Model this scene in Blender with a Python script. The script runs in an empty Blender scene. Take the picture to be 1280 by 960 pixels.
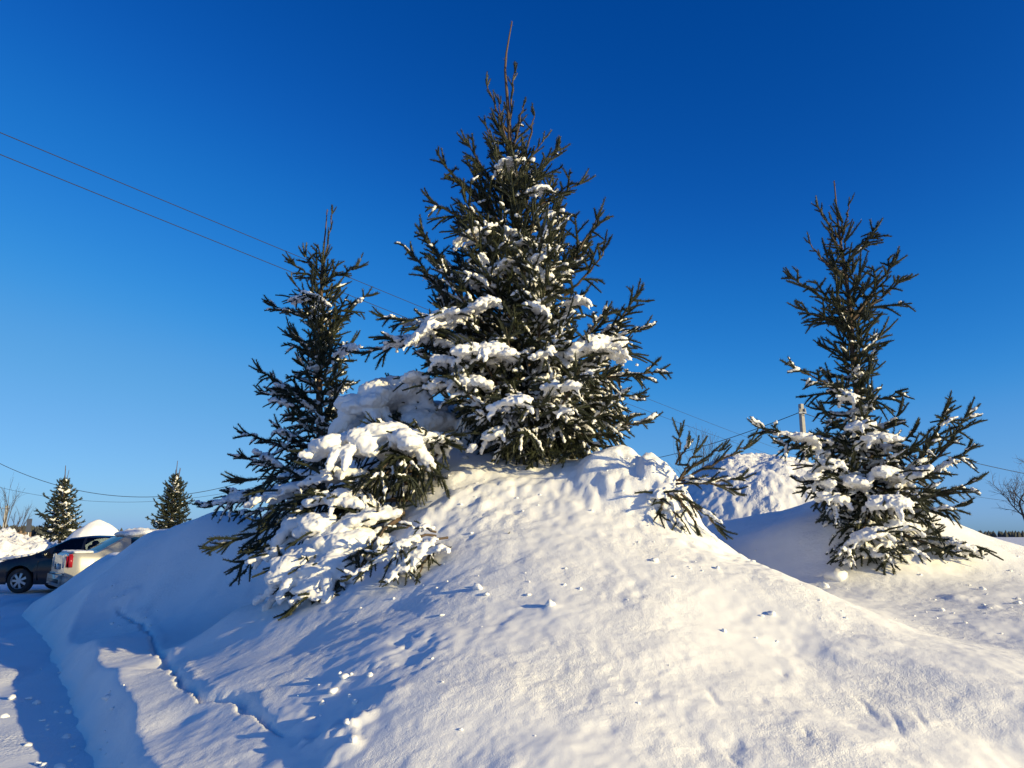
import bpy, bmesh, math, random
import numpy as np
from mathutils import Vector

S = bpy.context.scene
COL = S.collection
R = math.radians

# ------------------------------------------------------------------ camera
F = 925.0                      # focal length in pixels of the 1280-wide photo
PITCH = R(11.5)
CAM = np.array((0.0, 0.0, 1.5))
cd = bpy.data.cameras.new('camera')
cam = bpy.data.objects.new('camera', cd); COL.objects.link(cam)
cd.sensor_width = 36.0; cd.lens = 36.0 * F / 1280.0
cd.clip_start = 0.05; cd.clip_end = 6000.0
cam.location = CAM; cam.rotation_euler = (R(90) + PITCH, 0, 0)
S.camera = cam
S.render.resolution_x = 1024; S.render.resolution_y = 768

# ------------------------------------------------------------------ light
SUN_EL, SUN_AZ = R(12.8), R(-31.0)      # azimuth from +x, negative = towards the camera side
sdir = Vector((math.cos(SUN_EL) * math.cos(SUN_AZ), math.cos(SUN_EL) * math.sin(SUN_AZ), math.sin(SUN_EL)))
W = bpy.data.worlds.new('World'); S.world = W; W.use_nodes = True
wn = W.node_tree.nodes; wl = W.node_tree.links; wn.clear()
sky = wn.new('ShaderNodeTexSky'); sky.sky_type = 'NISHITA'; sky.sun_disc = False
sky.sun_elevation = SUN_EL
sky.sun_rotation = math.atan2(sdir.x, sdir.y)
sky.air_density = 0.6; sky.dust_density = 0.7; sky.ozone_density = 6.0; sky.altitude = 0
# film response of the phone for the sky colour (same for the whole sky)
sc = wn.new('ShaderNodeVectorMath'); sc.operation = 'SCALE'; sc.inputs['Scale'].default_value = 0.085
cv = wn.new('ShaderNodeRGBCurve')
for ch, cps in ((0, [(0, 0), (.015, .0006), (.03, .011), (.055, .068), (.093, .13), (.3, .36), (1, 1)]), (1, [(0, 0), (.046, .044), (.086, .122), (.143, .222), (.243, .315), (1, 1)]), (2, [(0, 0), (.131, .215), (.231, .39), (.313, .475), (.464, .53), (1, .95)])):
    c = cv.mapping.curves[ch]; c.points[0].location = cps[0]; c.points[1].location = cps[-1]
    for p in cps[1:-1]: c.points.new(*p)
cv.mapping.update()
bk = wn.new('ShaderNodeVectorMath'); bk.operation = 'SCALE'; bk.inputs['Scale'].default_value = 10.0
bg = wn.new('ShaderNodeBackground'); bg.inputs['Strength'].default_value = 0.104
wo = wn.new('ShaderNodeOutputWorld')
wl.new(sky.outputs[0], sc.inputs[0]); wl.new(sc.outputs[0], cv.inputs['Color']); wl.new(cv.outputs[0], bk.inputs[0]); wl.new(bk.outputs[0], bg.inputs['Color']); wl.new(bg.outputs[0], wo.inputs['Surface'])
sd = bpy.data.lights.new('sun', 'SUN'); so = bpy.data.objects.new('sun', sd); COL.objects.link(so)
sd.energy = 4.8; sd.angle = R(0.53); sd.color = (1.0, 0.82, 0.43)
so.rotation_euler = sdir.to_track_quat('Z', 'Y').to_euler(); so.location = (20, -10, 20)
S.view_settings.view_transform = 'Standard'; S.view_settings.look = 'None'
S.view_settings.exposure = 0.53; S.view_settings.gamma = 1.0

# ------------------------------------------------------------------ helpers
def ray(px, py):
    u = (px - 640) / F; v = (480 - py) / F
    return np.array((u, math.cos(PITCH) - v * math.sin(PITCH), math.sin(PITCH) + v * math.cos(PITCH)))
def P(px, py, d):
    r = ray(px, py)
    return CAM + r * (d / r[1])
def tag(o, label, cat, group=None):
    o['label'] = label; o['category'] = cat
    if group: o['group'] = group
    return o
def empty(name, loc, label, cat, group=None):
    o = bpy.data.objects.new(name, None); COL.objects.link(o); o.location = loc; o.empty_display_size = 0.2
    return tag(o, label, cat, group)
def mesh_np(name, verts, faces, mats, mi=None, smooth=True):
    """verts (n,3); faces: list of arrays (m,k)"""
    verts = np.asarray(verts, dtype=np.float32)
    if isinstance(faces, np.ndarray): faces = [faces]
    faces = [np.asarray(f, dtype=np.int32) for f in faces if len(f)]
    me = bpy.data.meshes.new(name)
    nl = sum(f.size for f in faces); npoly = sum(len(f) for f in faces)
    me.vertices.add(len(verts)); me.vertices.foreach_set('co', verts.ravel())
    me.loops.add(nl); me.polygons.add(npoly)
    me.loops.foreach_set('vertex_index', np.concatenate([f.ravel() for f in faces]))
    tot = np.concatenate([np.full(len(f), f.shape[1], np.int32) for f in faces])
    st = np.concatenate([[0], np.cumsum(tot)[:-1]]).astype(np.int32)
    me.polygons.foreach_set('loop_start', st)
    for m in mats: me.materials.append(m)
    if mi is not None: me.polygons.foreach_set('material_index', np.asarray(mi, np.int32))
    me.update(calc_edges=True); me.validate()
    me.polygons.foreach_set('use_smooth', np.full(npoly, smooth))
    return me
def link(name, me, parent=None, loc=None, kind=None):
    o = bpy.data.objects.new(name, me); COL.objects.link(o)
    if parent: o.parent = parent
    if loc is not None: o.location = loc
    if kind: o['kind'] = kind
    return o
# lattice noise
_rng = np.random.default_rng(7)
_T = _rng.random((256, 256)).astype(np.float64)
def vnoise(x, y):
    xi = np.floor(x).astype(int); yi = np.floor(y).astype(int); fx = x - xi; fy = y - yi
    fx = fx**3 * (fx * (fx * 6 - 15) + 10); fy = fy**3 * (fy * (fy * 6 - 15) + 10)
    a = _T[xi & 255, yi & 255]; b = _T[(xi + 1) & 255, yi & 255]; c = _T[xi & 255, (yi + 1) & 255]; d = _T[(xi + 1) & 255, (yi + 1) & 255]
    return (a * (1 - fx) + b * fx) * (1 - fy) + (c * (1 - fx) + d * fx) * fy - 0.5
def fbm(x, y, sc, octv=4, gain=0.5, off=0.0):
    s = 0; a = 1.0; x = np.asarray(x) / sc + off * 17.3; y = np.asarray(y) / sc + off * 9.1
    for k in range(octv):
        ca, sa = math.cos(0.6 * k), math.sin(0.6 * k)
        s = s + a * vnoise(x * ca - y * sa + 31.7 * k, x * sa + y * ca + 11.3 * k); a *= gain; x = x * 2.03; y = y * 2.03
    return s
def sstep(a, b, x):
    t = np.clip((x - a) / (b - a), 0, 1); return t * t * (3 - 2 * t)

# ------------------------------------------------------------------ materials
def newmat(name):
    m = bpy.data.materials.new(name); m.use_nodes = True
    nt = m.node_tree; return m, nt, nt.nodes['Principled BSDF']
def snow_mat(name, col=(0.88, 0.875, 0.86), fine=0.012, coarse=0.05, dist=0.02, rough=0.75, dirt=0.0):
    m, nt, b = newmat(name); n = nt.nodes; l = nt.links
    tc = n.new('ShaderNodeTexCoord')
    n1 = n.new('ShaderNodeTexNoise'); n1.inputs['Scale'].default_value = 1 / coarse; n1.inputs['Detail'].default_value = 5; n1.inputs['Roughness'].default_value = 0.6
    n2 = n.new('ShaderNodeTexNoise'); n2.inputs['Scale'].default_value = 1 / fine; n2.inputs['Detail'].default_value = 3
    l.new(tc.outputs['Object'], n1.inputs['Vector']); l.new(tc.outputs['Object'], n2.inputs['Vector'])
    ad = n.new('ShaderNodeMath'); ad.operation = 'MULTIPLY_ADD'; ad.inputs[1].default_value = 0.5
    l.new(n2.outputs[0], ad.inputs[0]); l.new(n1.outputs[0], ad.inputs[2])
    bp = n.new('ShaderNodeBump'); bp.inputs['Strength'].default_value = 0.55; bp.inputs['Distance'].default_value = dist
    l.new(ad.outputs[0], bp.inputs['Height']); l.new(bp.outputs[0], b.inputs['Normal'])
    n4 = n.new('ShaderNodeTexNoise'); n4.inputs['Scale'].default_value = 1.1; n4.inputs['Detail'].default_value = 4; l.new(tc.outputs['Object'], n4.inputs['Vector'])
    mr = n.new('ShaderNodeMapRange'); mr.inputs[1].default_value = .38; mr.inputs[2].default_value = .66; mr.inputs[3].default_value = .10; mr.inputs[4].default_value = .75
    l.new(n4.outputs[0], mr.inputs[0]); l.new(mr.outputs[0], bp.inputs['Strength'])
    n3 = n.new('ShaderNodeTexNoise'); n3.inputs['Scale'].default_value = 1.3; n3.inputs['Detail'].default_value = 6
    l.new(tc.outputs['Object'], n3.inputs['Vector'])
    mx = n.new('ShaderNodeMix'); mx.data_type = 'RGBA'
    mx.inputs[6].default_value = (*[c * (0.94 - dirt) for c in col], 1); mx.inputs[7].default_value = (*col, 1)
    l.new(n3.outputs[0], mx.inputs[0]); l.new(mx.outputs[2], b.inputs['Base Color'])
    b.inputs['Roughness'].default_value = rough
    b.inputs['Specular IOR Level'].default_value = 0.25
    return m
def simple_mat(name, col, rough=0.6, metal=0.0, var=0.0, scale=20.0, bump=0.0, coat=0.0):
    m, nt, b = newmat(name); n = nt.nodes; l = nt.links
    b.inputs['Base Color'].default_value = (*col, 1); b.inputs['Roughness'].default_value = rough; b.inputs['Metallic'].default_value = metal
    b.inputs['Coat Weight'].default_value = coat
    if var or bump:
        tc = n.new('ShaderNodeTexCoord'); nz = n.new('ShaderNodeTexNoise'); nz.inputs['Scale'].default_value = scale; nz.inputs['Detail'].default_value = 5
        l.new(tc.outputs['Object'], nz.inputs['Vector'])
        if var:
            mx = n.new('ShaderNodeMix'); mx.data_type = 'RGBA'
            mx.inputs[6].default_value = (*[c * (1 - var) for c in col], 1); mx.inputs[7].default_value = (*[min(1, c * (1 + var)) for c in col], 1)
            l.new(nz.outputs[0], mx.inputs[0]); l.new(mx.outputs[2], b.inputs['Base Color'])
        if bump:
            bp = n.new('ShaderNodeBump'); bp.inputs['Strength'].default_value = 0.6; bp.inputs['Distance'].default_value = bump
            l.new(nz.outputs[0], bp.inputs['Height']); l.new(bp.outputs[0], b.inputs['Normal'])
    return m
M = {}
M['snow'] = snow_mat('bank_snow', fine=0.007, coarse=0.045, dist=0.017)
M['road_snow'] = snow_mat('packed_snow', col=(0.80, 0.82, 0.85), fine=0.03, coarse=0.12, dist=0.03, dirt=0.05)
M['bough_snow'] = snow_mat('bough_snow', col=(0.80, 0.795, 0.785), fine=0.02, coarse=0.05, dist=0.008)
M['pile_snow'] = snow_mat('pile_snow', col=(0.82, 0.82, 0.83), fine=0.05, coarse=0.25, dist=0.10, dirt=0.08)
M['bark'] = simple_mat('spruce_bark', (0.085, 0.055, 0.036), 0.85, var=0.5, scale=30, bump=0.01)
M['shoot'] = simple_mat('shoot_bark', (0.13, 0.085, 0.05), 0.8, var=0.4, scale=40)
def needle_mat(name, a, b_):
    m, nt, b = newmat(name); n = nt.nodes; l = nt.links
    g = n.new('ShaderNodeNewGeometry'); nz = n.new('ShaderNodeTexNoise'); nz.inputs['Scale'].default_value = 3.5; nz.inputs['Detail'].default_value = 3
    l.new(g.outputs['Position'], nz.inputs['Vector'])
    ad = n.new('ShaderNodeMath'); ad.operation = 'MULTIPLY_ADD'; ad.inputs[1].default_value = 0.55
    l.new(g.outputs['Random Per Island'], ad.inputs[0])
    sub = n.new('ShaderNodeMath'); sub.operation = 'SUBTRACT'; sub.inputs[1].default_value = 0.28
    l.new(nz.outputs[0], sub.inputs[0]); l.new(sub.outputs[0], ad.inputs[2])
    mx = n.new('ShaderNodeMix'); mx.data_type = 'RGBA'; mx.inputs[6].default_value = (*a, 1); mx.inputs[7].default_value = (*b_, 1)
    l.new(ad.outputs[0], mx.inputs[0]); l.new(mx.outputs[2], b.inputs['Base Color'])
    b.inputs['Roughness'].default_value = 0.5; b.inputs['Specular IOR Level'].default_value = 0.35
    return m
M['needle'] = needle_mat('spruce_needles', (0.011, 0.016, 0.008), (0.036, 0.041, 0.018))
M['needle_far'] = needle_mat('far_spruce_needles', (0.014, 0.020, 0.012), (0.035, 0.04, 0.021))
M['bare'] = simple_mat('bare_wood', (0.06, 0.045, 0.035), 0.85, var=0.4, scale=15)
M['concrete'] = simple_mat('pole_concrete', (0.30, 0.29, 0.27), 0.85, var=0.2, scale=8, bump=0.004)
M['wire'] = simple_mat('wire_black', (0.012, 0.012, 0.014), 0.8)
M['steel'] = simple_mat('galvanised_steel', (0.35, 0.36, 0.38), 0.45, metal=0.8)
M['forest'] = simple_mat('far_forest', (0.05, 0.055, 0.05), 0.9, var=0.6, scale=0.3)
M['fence'] = simple_mat('fence_wood', (0.28, 0.19, 0.11), 0.85, var=0.35, scale=6)
M['sign'] = simple_mat('sign_back', (0.10, 0.11, 0.13), 0.5, metal=0.3)

# ------------------------------------------------------------------ terrain of the bank
FEAT = []
CP = [  # px, py, forward distance
 (370,810,5.88),(370,890,4.61),(250,800,7.91),(230,900,5.11),(320,830,5.67),(260,870,5.25),(420,900,4.31),(230,760,9.76),(500,760,5.95),(640,574,8.30),(600,582,8.15),(680,578,8.20),
 (660,630,7.20),(680,700,6.00),(700,800,4.75),(720,960,3.50),(560,960,3.67),(600,860,4.22),(490,870,4.32),(640,760,5.30),(560,790,4.99),(600,640,7.15),(760,620,7.20),(800,700,5.95),
 (840,800,4.75),(880,960,3.55),(780,575,7.80),(875,668,6.90),(920,700,6.50),(965,714,6.20),(1000,735,5.75),(1000,800,5.00),(1050,880,4.21),(1050,960,3.55),(905,680,10.54),(950,690,9.81),
 (890,655,12.28),(1000,702,9.19),(1000,680,9.47),(1045,662,9.27),(1060,716,8.56),(960,662,10.26),(1000,640,10.72),(1060,612,10.60),(1110,612,10.60),(1160,636,10.30),(1200,657,10.10),(1240,676,9.80),
 (1280,692,9.50),(1150,735,8.04),(1200,715,8.60),(1280,735,7.91),(1280,780,6.40),(1150,790,6.14),(1280,850,4.37),(1160,860,4.34),(1280,960,3.71),(1160,960,3.59),(1400,760,7.50),(1400,860,4.60),
 (560,600,7.90),(520,640,7.50),(560,720,6.15),(470,840,4.70),(440,960,3.76),(460,780,5.79),(400,720,8.19),(400,650,9.11),(330,652,10.66),(270,640,12.00),(230,655,12.60),(190,665,13.80),
 (150,690,15.72),(100,716,14.40),(50,752,14.20),(200,720,10.95),(300,760,7.58),(205,835,6.92),(300,890,4.90),(300,960,4.13),(150,762,10.69),(370,960,3.94),(440,572,8.90),(440,545,9.20),
 (495,510,9.40),(550,502,9.40),(600,535,9.00),(560,545,8.80),(500,560,8.70),
]
# foot of the ploughed face along the lane: z = 0 on these pixels, a steep face just inside
foot = [P(px, py, 1.5 / -(ray(px, py)[2] / ray(px, py)[1])) for px, py in ((28,768),(45,786),(62,812),(78,850),(95,900),(112,960))]
face = [f + np.array((.31, .22, h)) for f, h in zip(foot, (.28, .34, .38, .39, .38, .36))] + [f + np.array((-.31, -.22, h)) for f, h in zip(foot, (.16, .20, .24, .25, .25, .24))]
pts = np.array([P(*c) for c in CP])
extra = np.array([(2.25,9.2,1.12),(2.3,8.0,1.2),  # world anchors x, y, z (behind and round the bank)
 (-9.5,15.6,-.05),(-7.0,16.0,.0),(-4.5,15.5,.4),(-2.5,14.5,.7),(-4.5,13.0,1.3),(-2.5,11.5,1.7),(0.5,11.2,1.9),(0.5,13.5,1.0),(0.5,16,.0),(2.8,12.0,1.3),(2.6,10.6,1.35),(4.8,13.5,1.0),(4.8,16,.0),(-2,17,-.1),
 (7.5,12.5,.9),(7.5,15.5,.0),(10.0,9.5,.95),(11.5,11.5,.5),(13.5,9.0,.0),(11.5,7.0,.45),(12,5,.0),(9,4.2,.35),(6,3.3,.35),(14,13,-.1),(10,16,-.1),
 (2.6,2.5,.12),(0.8,2.4,.12),(-0.6,2.5,.08),(-1.8,2.9,.03),(-2.4,3.9,.2),(-10.5,14.6,.0),(-12,17,-.2),(5,2.2,.05),(8,2.6,.0)])
pts = np.vstack([pts, np.array(face), extra])
def _phi(r2): return r2 * np.log(r2 + 1e-9) * 0.5
_n = len(pts); _A = np.zeros((_n + 3, _n + 3))
_d2 = ((pts[:, None, :2] - pts[None, :, :2])**2).sum(-1)
_A[:_n, :_n] = _phi(_d2) + np.eye(_n) * 0.006
_A[:_n, _n] = 1; _A[:_n, _n + 1:] = pts[:, :2]; _A[_n:, :_n] = _A[:_n, _n:].T
_w = np.linalg.solve(_A, np.concatenate([pts[:, 2], np.zeros(3)]))
def tps(x, y):
    x = np.asarray(x, float); y = np.asarray(y, float); s = _w[_n] + _w[_n + 1] * x + _w[_n + 2] * y
    for i in range(_n): s = s + _w[i] * _phi((x - pts[i, 0])**2 + (y - pts[i, 1])**2)
    return s
def cast(px, py, H=None, d0=2.2, d1=18.0):
    """first hit of a pixel's ray with the smooth bank"""
    ds = np.linspace(d0, d1, 700); r = ray(px, py); r = r / r[1]
    x = r[0] * ds; y = ds; z = CAM[2] + r[2] * ds
    h = np.maximum(tps(x, y), 0.0)
    i = np.argmax(z < h)
    return np.array((x[i], y[i], h[i])) if z[i] < h[i] else None
def polydist(x, y, pl):
    """distance to a plan polyline, signed side, parameter along"""
    best = np.full(x.shape, 1e9); side = np.zeros(x.shape); par = np.zeros(x.shape); n = len(pl) - 1
    for k in range(n):
        a = pl[k][:2]; b = pl[k + 1][:2]; d = b - a; L2 = d @ d + 1e-12
        t = np.clip(((x - a[0]) * d[0] + (y - a[1]) * d[1]) / L2, 0, 1)
        dx = x - (a[0] + t * d[0]); dy = y - (a[1] + t * d[1]); q = np.sqrt(dx * dx + dy * dy)
        m = q < best; best[m] = q[m]; side[m] = np.sign(d[0] * dy - d[1] * dx)[m]; par[m] = ((k + t) / n)[m]
    return best, side, par
crack = [cast(*p) for p in [(142,750),(160,768),(180,778),(190,792),(194,808),(212,828),(232,852),(258,868),(286,870),(304,874),(318,890),(345,905),(375,925)]]
crack = [c for c in crack if c is not None]
grooves = [[cast(*p) for p in q] for q in ([(1062,862),(1080,880),(1102,902)],[(1108,880),(1122,905),(1128,922)],[(1140,880),(1160,915)],[(945,870),(962,882)],[(905,935),(915,950),(925,958)],[(975,835),(985,850)],[(1000,905),(1015,930)],[(880,850),(900,885)])]
pits = [(815,868,.045,.03),(905,690,.07,.05),(890,668,.06,.04),(858,680,.05,.04),(790,655,.045,.03),(860,700,.045,.03),(840,660,.04,.03),(925,705,.05,.03),(810,715,.05,.025),(795,728,.05,.025),(800,745,.05,.03),(885,740,.04,.025),
        (515,815,.16,.07),(500,800,.10,.05),(605,715,.10,.03),(640,700,.08,.03),(560,745,.08,.03),(575,780,.06,.02),(845,640,.05,.03),(870,650,.05,.03),(905,715,.05,.03),(430,905,.10,.08),(395,915,.07,.05),(610,640,.07,.04),(595,620,.07,.03),(580,650,.08,.03),(640,640,.06,.03),
        (1070,905,.04,.02),(855,820,.03,.02),(915,930,.05,.03),(785,760,.05,.015),(760,905,.05,.02),(690,880,.06,.02)]
lumps = [(688,762,.05,.05),(595,740,.055,.05),(430,850,.05,.04),(415,918,.10,.09),(447,905,.07,.07),(432,935,.08,.06),(880,738,.05,.03),(560,600,.16,.08),(590,592,.12,.06),(545,640,.14,.06),(520,665,.15,.09),(570,622,.12,.07),(605,610,.1,.05),
         (690,575,.15,.06),(740,585,.15,.06),(725,600,.1,.04),(380,905,.06,.05),(835,600,.12,.06),(790,590,.14,.06),(1195,748,.09,.05),(1240,760,.07,.05),(165,745,.10,.08),(150,752,.12,.08),(180,765,.08,.05),(140,735,.1,.05),(490,870,.1,.03),(470,880,.1,.03)]
pits = [(cast(a, b), r, h) for a, b, r, h in pits]; lumps = [(cast(a, b), r, h) for a, b, r, h in lumps]
wall_r = [cast(*p) for p in [(1010,958),(1060,940),(1110,925),(1160,905),(1215,880),(1250,872),(1290,862),(1400,850)]]
_blk = P(800, 590, 7.45); _blk2 = P(836, 600, 7.30)
foot_line = [foot[-1] + (foot[-1] - foot[-2]) * 4.0] + foot[::-1] + [foot[0] + np.array((-3.0, 6.5, 0))]
def H(x, y, detail=True):
    x = np.asarray(x, float); y = np.asarray(y, float)
    z = tps(x, y)
    # compact block of pushed snow on the right shoulder
    q = ((x - _blk[0]) / 0.50)**2 + ((y - _blk[1]) / 0.45)**2; q = q * (1 + .6 * fbm(x, y, .3, 3, off=21))
    z = z + 0.16 * np.exp(-np.clip(q, 0, 9)**3) * (1 + 0.4 * fbm(x, y, 0.2, 3))
    q = ((x - _blk2[0]) / 0.27)**2 + ((y - _blk2[1]) / 0.36)**2; q = q * (1 + .5 * fbm(x, y, .2, 3, off=23))
    z = z + 0.20 * np.exp(-np.clip(q, 0, 9)**2.5) * (1 + 0.35 * fbm(x, y, 0.15, 3, off=24))
    # steep ploughed face along the lane
    fd, fs, _ = polydist(x, y, foot_line); ins = -fd * fs + .05 * fbm(x, y, .5, 3, off=22)
    wl_ = 1.5 * ins - 0.02; k_ = 0.05; hh = np.clip(.5 + .5 * (wl_ - z) / k_, 0, 1)
    z = np.where(x < 0, wl_ * (1 - hh) + z * hh - k_ * hh * (1 - hh), z)
    if detail:
        up = sstep(0.05, 0.35, z) * (1 - .55 * sstep(-1.2, -2.2, x) * sstep(9.5, 8.0, y))
        warp = fbm(x, y, 0.5, 2, off=3)
        z = z + up * 0.036 * fbm(x, y, 0.85, 3, off=1) + up * 0.0105 * fbm(x + 0.25 * warp, y, 0.20, 4, 0.55, off=2) + up * 0.0045 * fbm(x, y, 0.07, 3, off=5)
        # clotted patches
        cl = sstep(0.02, 0.30, fbm(x, y, 0.9, 3, off=6))
        z = z + up * cl * 0.010 * np.abs(fbm(x, y, 0.16, 3, off=7))
        # rougher crown and right edge of the mound
        rr = np.exp(-(((x - 0.9) / 1.5)**2 + ((y - 7.6) / 1.0)**2)) + 0.8 * np.exp(-(((x - 1.9) / 0.6)**2 + ((y - 6.6) / 0.8)**2)) + 0.7 * np.exp(-(((x + .5) / .7)**2 + ((y - 7.4) / .9)**2))
        z = z + np.clip(rr, 0, 1.2) * (0.05 * np.abs(fbm(x, y, 0.22, 4, 0.55, off=8)) - 0.012 + 0.012 * fbm(x, y, 0.08, 2, off=12))
        # slip ridges running down the right front
        rg = sstep(1.2, 2.2, x) * sstep(6.0, 5.0, y)
        z = z + rg * 0.014 * fbm((x * 0.75 + y * 0.66) * 1.0, (y * 0.75 - x * 0.66) * 0.22, 0.16, 3, off=9)
        # ridges down the left plough face
        lf = sstep(-1.2, -2.2, x) * sstep(9.5, 8.0, y) * sstep(0.6, 0.35, z)
        z = z + lf * 0.006 * fbm((x * 0.5 + y * 0.86) * 0.35, (y * 0.5 - x * 0.86), 0.22, 3, off=10)
        # crumbs near the left foot
        ft = sstep(0.35, 0.12, z) * sstep(-0.12, 0.02, z) * sstep(-1.0, -2.0, x)
        z = z + ft * 0.03 * np.abs(fbm(x, y, 0.18, 4, 0.6, off=11))
        dd, side, par = polydist(x, y, crack)
        jag = 0.028 * fbm(x, y, 0.12, 3, off=13)
        wd = 0.022 * np.sin(np.clip(par * 3.0, 0, 1) * 1.57) * sstep(1.0, 0.75, par) + 0.008
        wd = wd * np.clip(1 + 1.4 * fbm(x, y, .3, 2, off=18), .25, 2)
        sgn = dd * side + jag
        z = z - 0.06 * sstep(0, .06, par) * sstep(1.0, .85, par) * np.exp(-np.abs((sgn + 0.02) / wd)**3) 
        z = z + 0.006 * np.exp(-((sgn - 0.075) / 0.035)**2) * sstep(1.0, .8, par) * sstep(0, .06, par) * (1 + 1.5 * fbm(x, y, .1, 2, off=14))
        for g in grooves:
            if any(c is None for c in g): continue
            dd, side, par = polydist(x, y, g)
            z = z - 0.010 * np.exp(-((dd + 0.3 * jag) / 0.016)**2) * np.sin(np.clip(par, 0.02, .98) * 3.14)
        for c, r, h in pits:
            if c is None: continue
            q = ((x - c[0])**2 + (y - c[1])**2) / (r * r); z = z - .42 * h * np.exp(-np.clip(q * (1.3 + 1.4 * fbm(x, y, .05, 2, off=15)), 0, 60))
        for c, r, h in lumps:
            if c is None: continue
            q = ((x - c[0])**2 + (y - c[1])**2) / (r * r); q = q * (1 + 1.2 * fbm(x, y, r * .8, 2, off=16)); z = z + (.25 if r < .06 else .55) * h * np.exp(-np.clip(q, 0, 50)**1.3)
        # plough-cut lip at lower right
        dd, side, par = polydist(x, y, wall_r)
        blocky = 0.06 * np.round(2.2 * fbm(x, np.zeros_like(y), .5, 2, off=17))
        sg = -dd * side + blocky + 0.4 * jag
        cut = sstep(-0.015, 0.05, sg) * sstep(0, 0.1, par) 
        z = z - cut * 0.006 * (1 + 2.0 * fbm(x, y, .3, 2, off=19))
    return z
NU, NV = 780, 540
us = np.linspace(-1.12, 1.12, NU); ys = 1.7 * (17.6 / 1.7) ** np.linspace(0, 1, NV)
Xg = us[None, :] * (ys[:, None] + 1.2); Yg = np.repeat(ys[:, None], NU, 1)
Zg = H(Xg, Yg)
edge = np.minimum(np.minimum(np.arange(NU)[None, :], NU - 1 - np.arange(NU)[None, :]) / 60.0, np.minimum(np.arange(NV)[:, None] / 40.0 + 0.2, (NV - 1 - np.arange(NV)[:, None]) / 30.0))
Zg = np.where(edge < 1, Zg * np.clip(edge, 0, 1) - 0.25 * (1 - np.clip(edge, 0, 1)), Zg)
Zg = np.maximum(Zg, -0.3)
idx = np.arange(NU * NV).reshape(NV, NU)
quads = np.stack([idx[:-1, :-1], idx[:-1, 1:], idx[1:, 1:], idx[1:, :-1]], -1).reshape(-1, 4)
zq = Zg.ravel()[quads].max(1); quads = quads[zq > -0.12]
V = np.stack([Xg.ravel(), Yg.ravel(), Zg.ravel()], 1)
used = np.unique(quads); rem = np.full(len(V), -1); rem[used] = np.arange(len(used))
bank = link('snow_bank', mesh_np('snow_bank', V[used], rem[quads], [M['snow']]), kind='structure')
def Hg(x, y): return float(max(H(np.array([x]), np.array([y]))[0], 0.0))

# ground sheet: ploughed snow, finer near the camera
def ground():
    a = np.concatenate([-np.geomspace(3000, 30, 16), np.linspace(-26, -2, 320), np.linspace(-1.5, 26, 60), np.geomspace(30, 3000, 16)])
    b = np.concatenate([[-3000, -300, -40, -5], np.linspace(-2, 30, 430), np.geomspace(32, 3000, 20)])
    x, y = np.meshgrid(a, b); z = 0.02 * fbm(x, y, 1.1, 3) + 0.012 * fbm(x, y, 0.25, 3, off=2)
    # tyre ruts along the lane
    for c in (-4.6, -5.9, -7.6, -9.0):
        cc = c - 0.32 * (y - 6) + 0.25 * fbm(y, y * 0, 4.0, 2, off=c)
        z = z - 0.03 * np.exp(-((x - cc) / 0.14)**2)
    z = z * ((np.abs(x) < 27) & (y > -2) & (y < 30)) - 0.0
    z = z - 0.0
    n, m = x.shape; i = np.arange(n * m).reshape(n, m)
    q = np.stack([i[:-1, :-1], i[:-1, 1:], i[1:, 1:], i[1:, :-1]], -1).reshape(-1, 4)
    return mesh_np('ground', np.stack([x.ravel(), y.ravel(), z.ravel()], 1), q, [M['road_snow']])
link('ground', ground(), kind='structure')

# loose clods of snow on the bank
def ico(sub):
    bm = bmesh.new(); bmesh.ops.create_icosphere(bm, subdivisions=sub, radius=1.0)
    v = np.array([p.co[:] for p in bm.verts]); f = np.array([[q.index for q in p.verts] for p in bm.faces]); bm.free(); return v, f
ICO1, ICO2, ICO3 = ico(1), ico(2), ico(3)
def clods(name, items, mat, seed=1, big=False):
    rg = np.random.default_rng(seed); vs = []; fs = []; o = 0; bv, bf = ICO2 if not big else ICO3
    for (x, y, z, r) in items:
        ph = rg.random(3) * 6; v = bv * (1 + 0.22 * np.sin(bv[:, [1, 2, 0]] * 2.6 + ph) + 0.14 * rg.standard_normal((len(bv), 1)) * (0.4 if big else 1))
        v = v * np.array([r * rg.uniform(.8, 1.4), r * rg.uniform(.8, 1.3), r * rg.uniform(.5, .9)])
        a = rg.uniform(0, 6.28); c, s = math.cos(a), math.sin(a); v = np.stack([v[:, 0] * c - v[:, 1] * s, v[:, 0] * s + v[:, 1] * c, v[:, 2]], 1)
        vs.append(v + np.array((x, y, z + r * .25))); fs.append(bf + o); o += len(bv)
    return mesh_np(name, np.vstack(vs), np.vstack(fs), [mat])
rg = np.random.default_rng(3); items = []
def scatter(n, px0, px1, py0, py1, r0, r1):
    for _ in range(n):
        c = cast(rg.uniform(px0, px1), rg.uniform(py0, py1))
        if c is None: continue
        r = r0 * (r1 / r0) ** rg.random()**1.8 * (.6 if rg.random() < .5 else 1); items.append((c[0], c[1], Hg(c[0], c[1]), r))
scatter(14, 560, 900, 640, 760, .005, .03); scatter(34, 790, 950, 630, 720, .006, .035); scatter(12, 540, 1000, 760, 940, .004, .010)
scatter(30, 900, 1280, 715, 800, .008, .03); scatter(28, 60, 160, 850, 960, .01, .04); scatter(12, 360, 470, 840, 940, .01, .04); scatter(30, 560, 840, 570, 640, .01, .04); scatter(14, 130, 200, 735, 790, .01, .05)
scatter(20, 1150, 1280, 690, 780, .01, .035); scatter(12, 440, 620, 700, 790, .008, .03)
lp = cast(1045, 722); items.append((lp[0], lp[1], Hg(lp[0], lp[1]) - .01, .10))
lp = cast(1030, 733); items.append((lp[0], lp[1], Hg(lp[0], lp[1]), .05))
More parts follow.
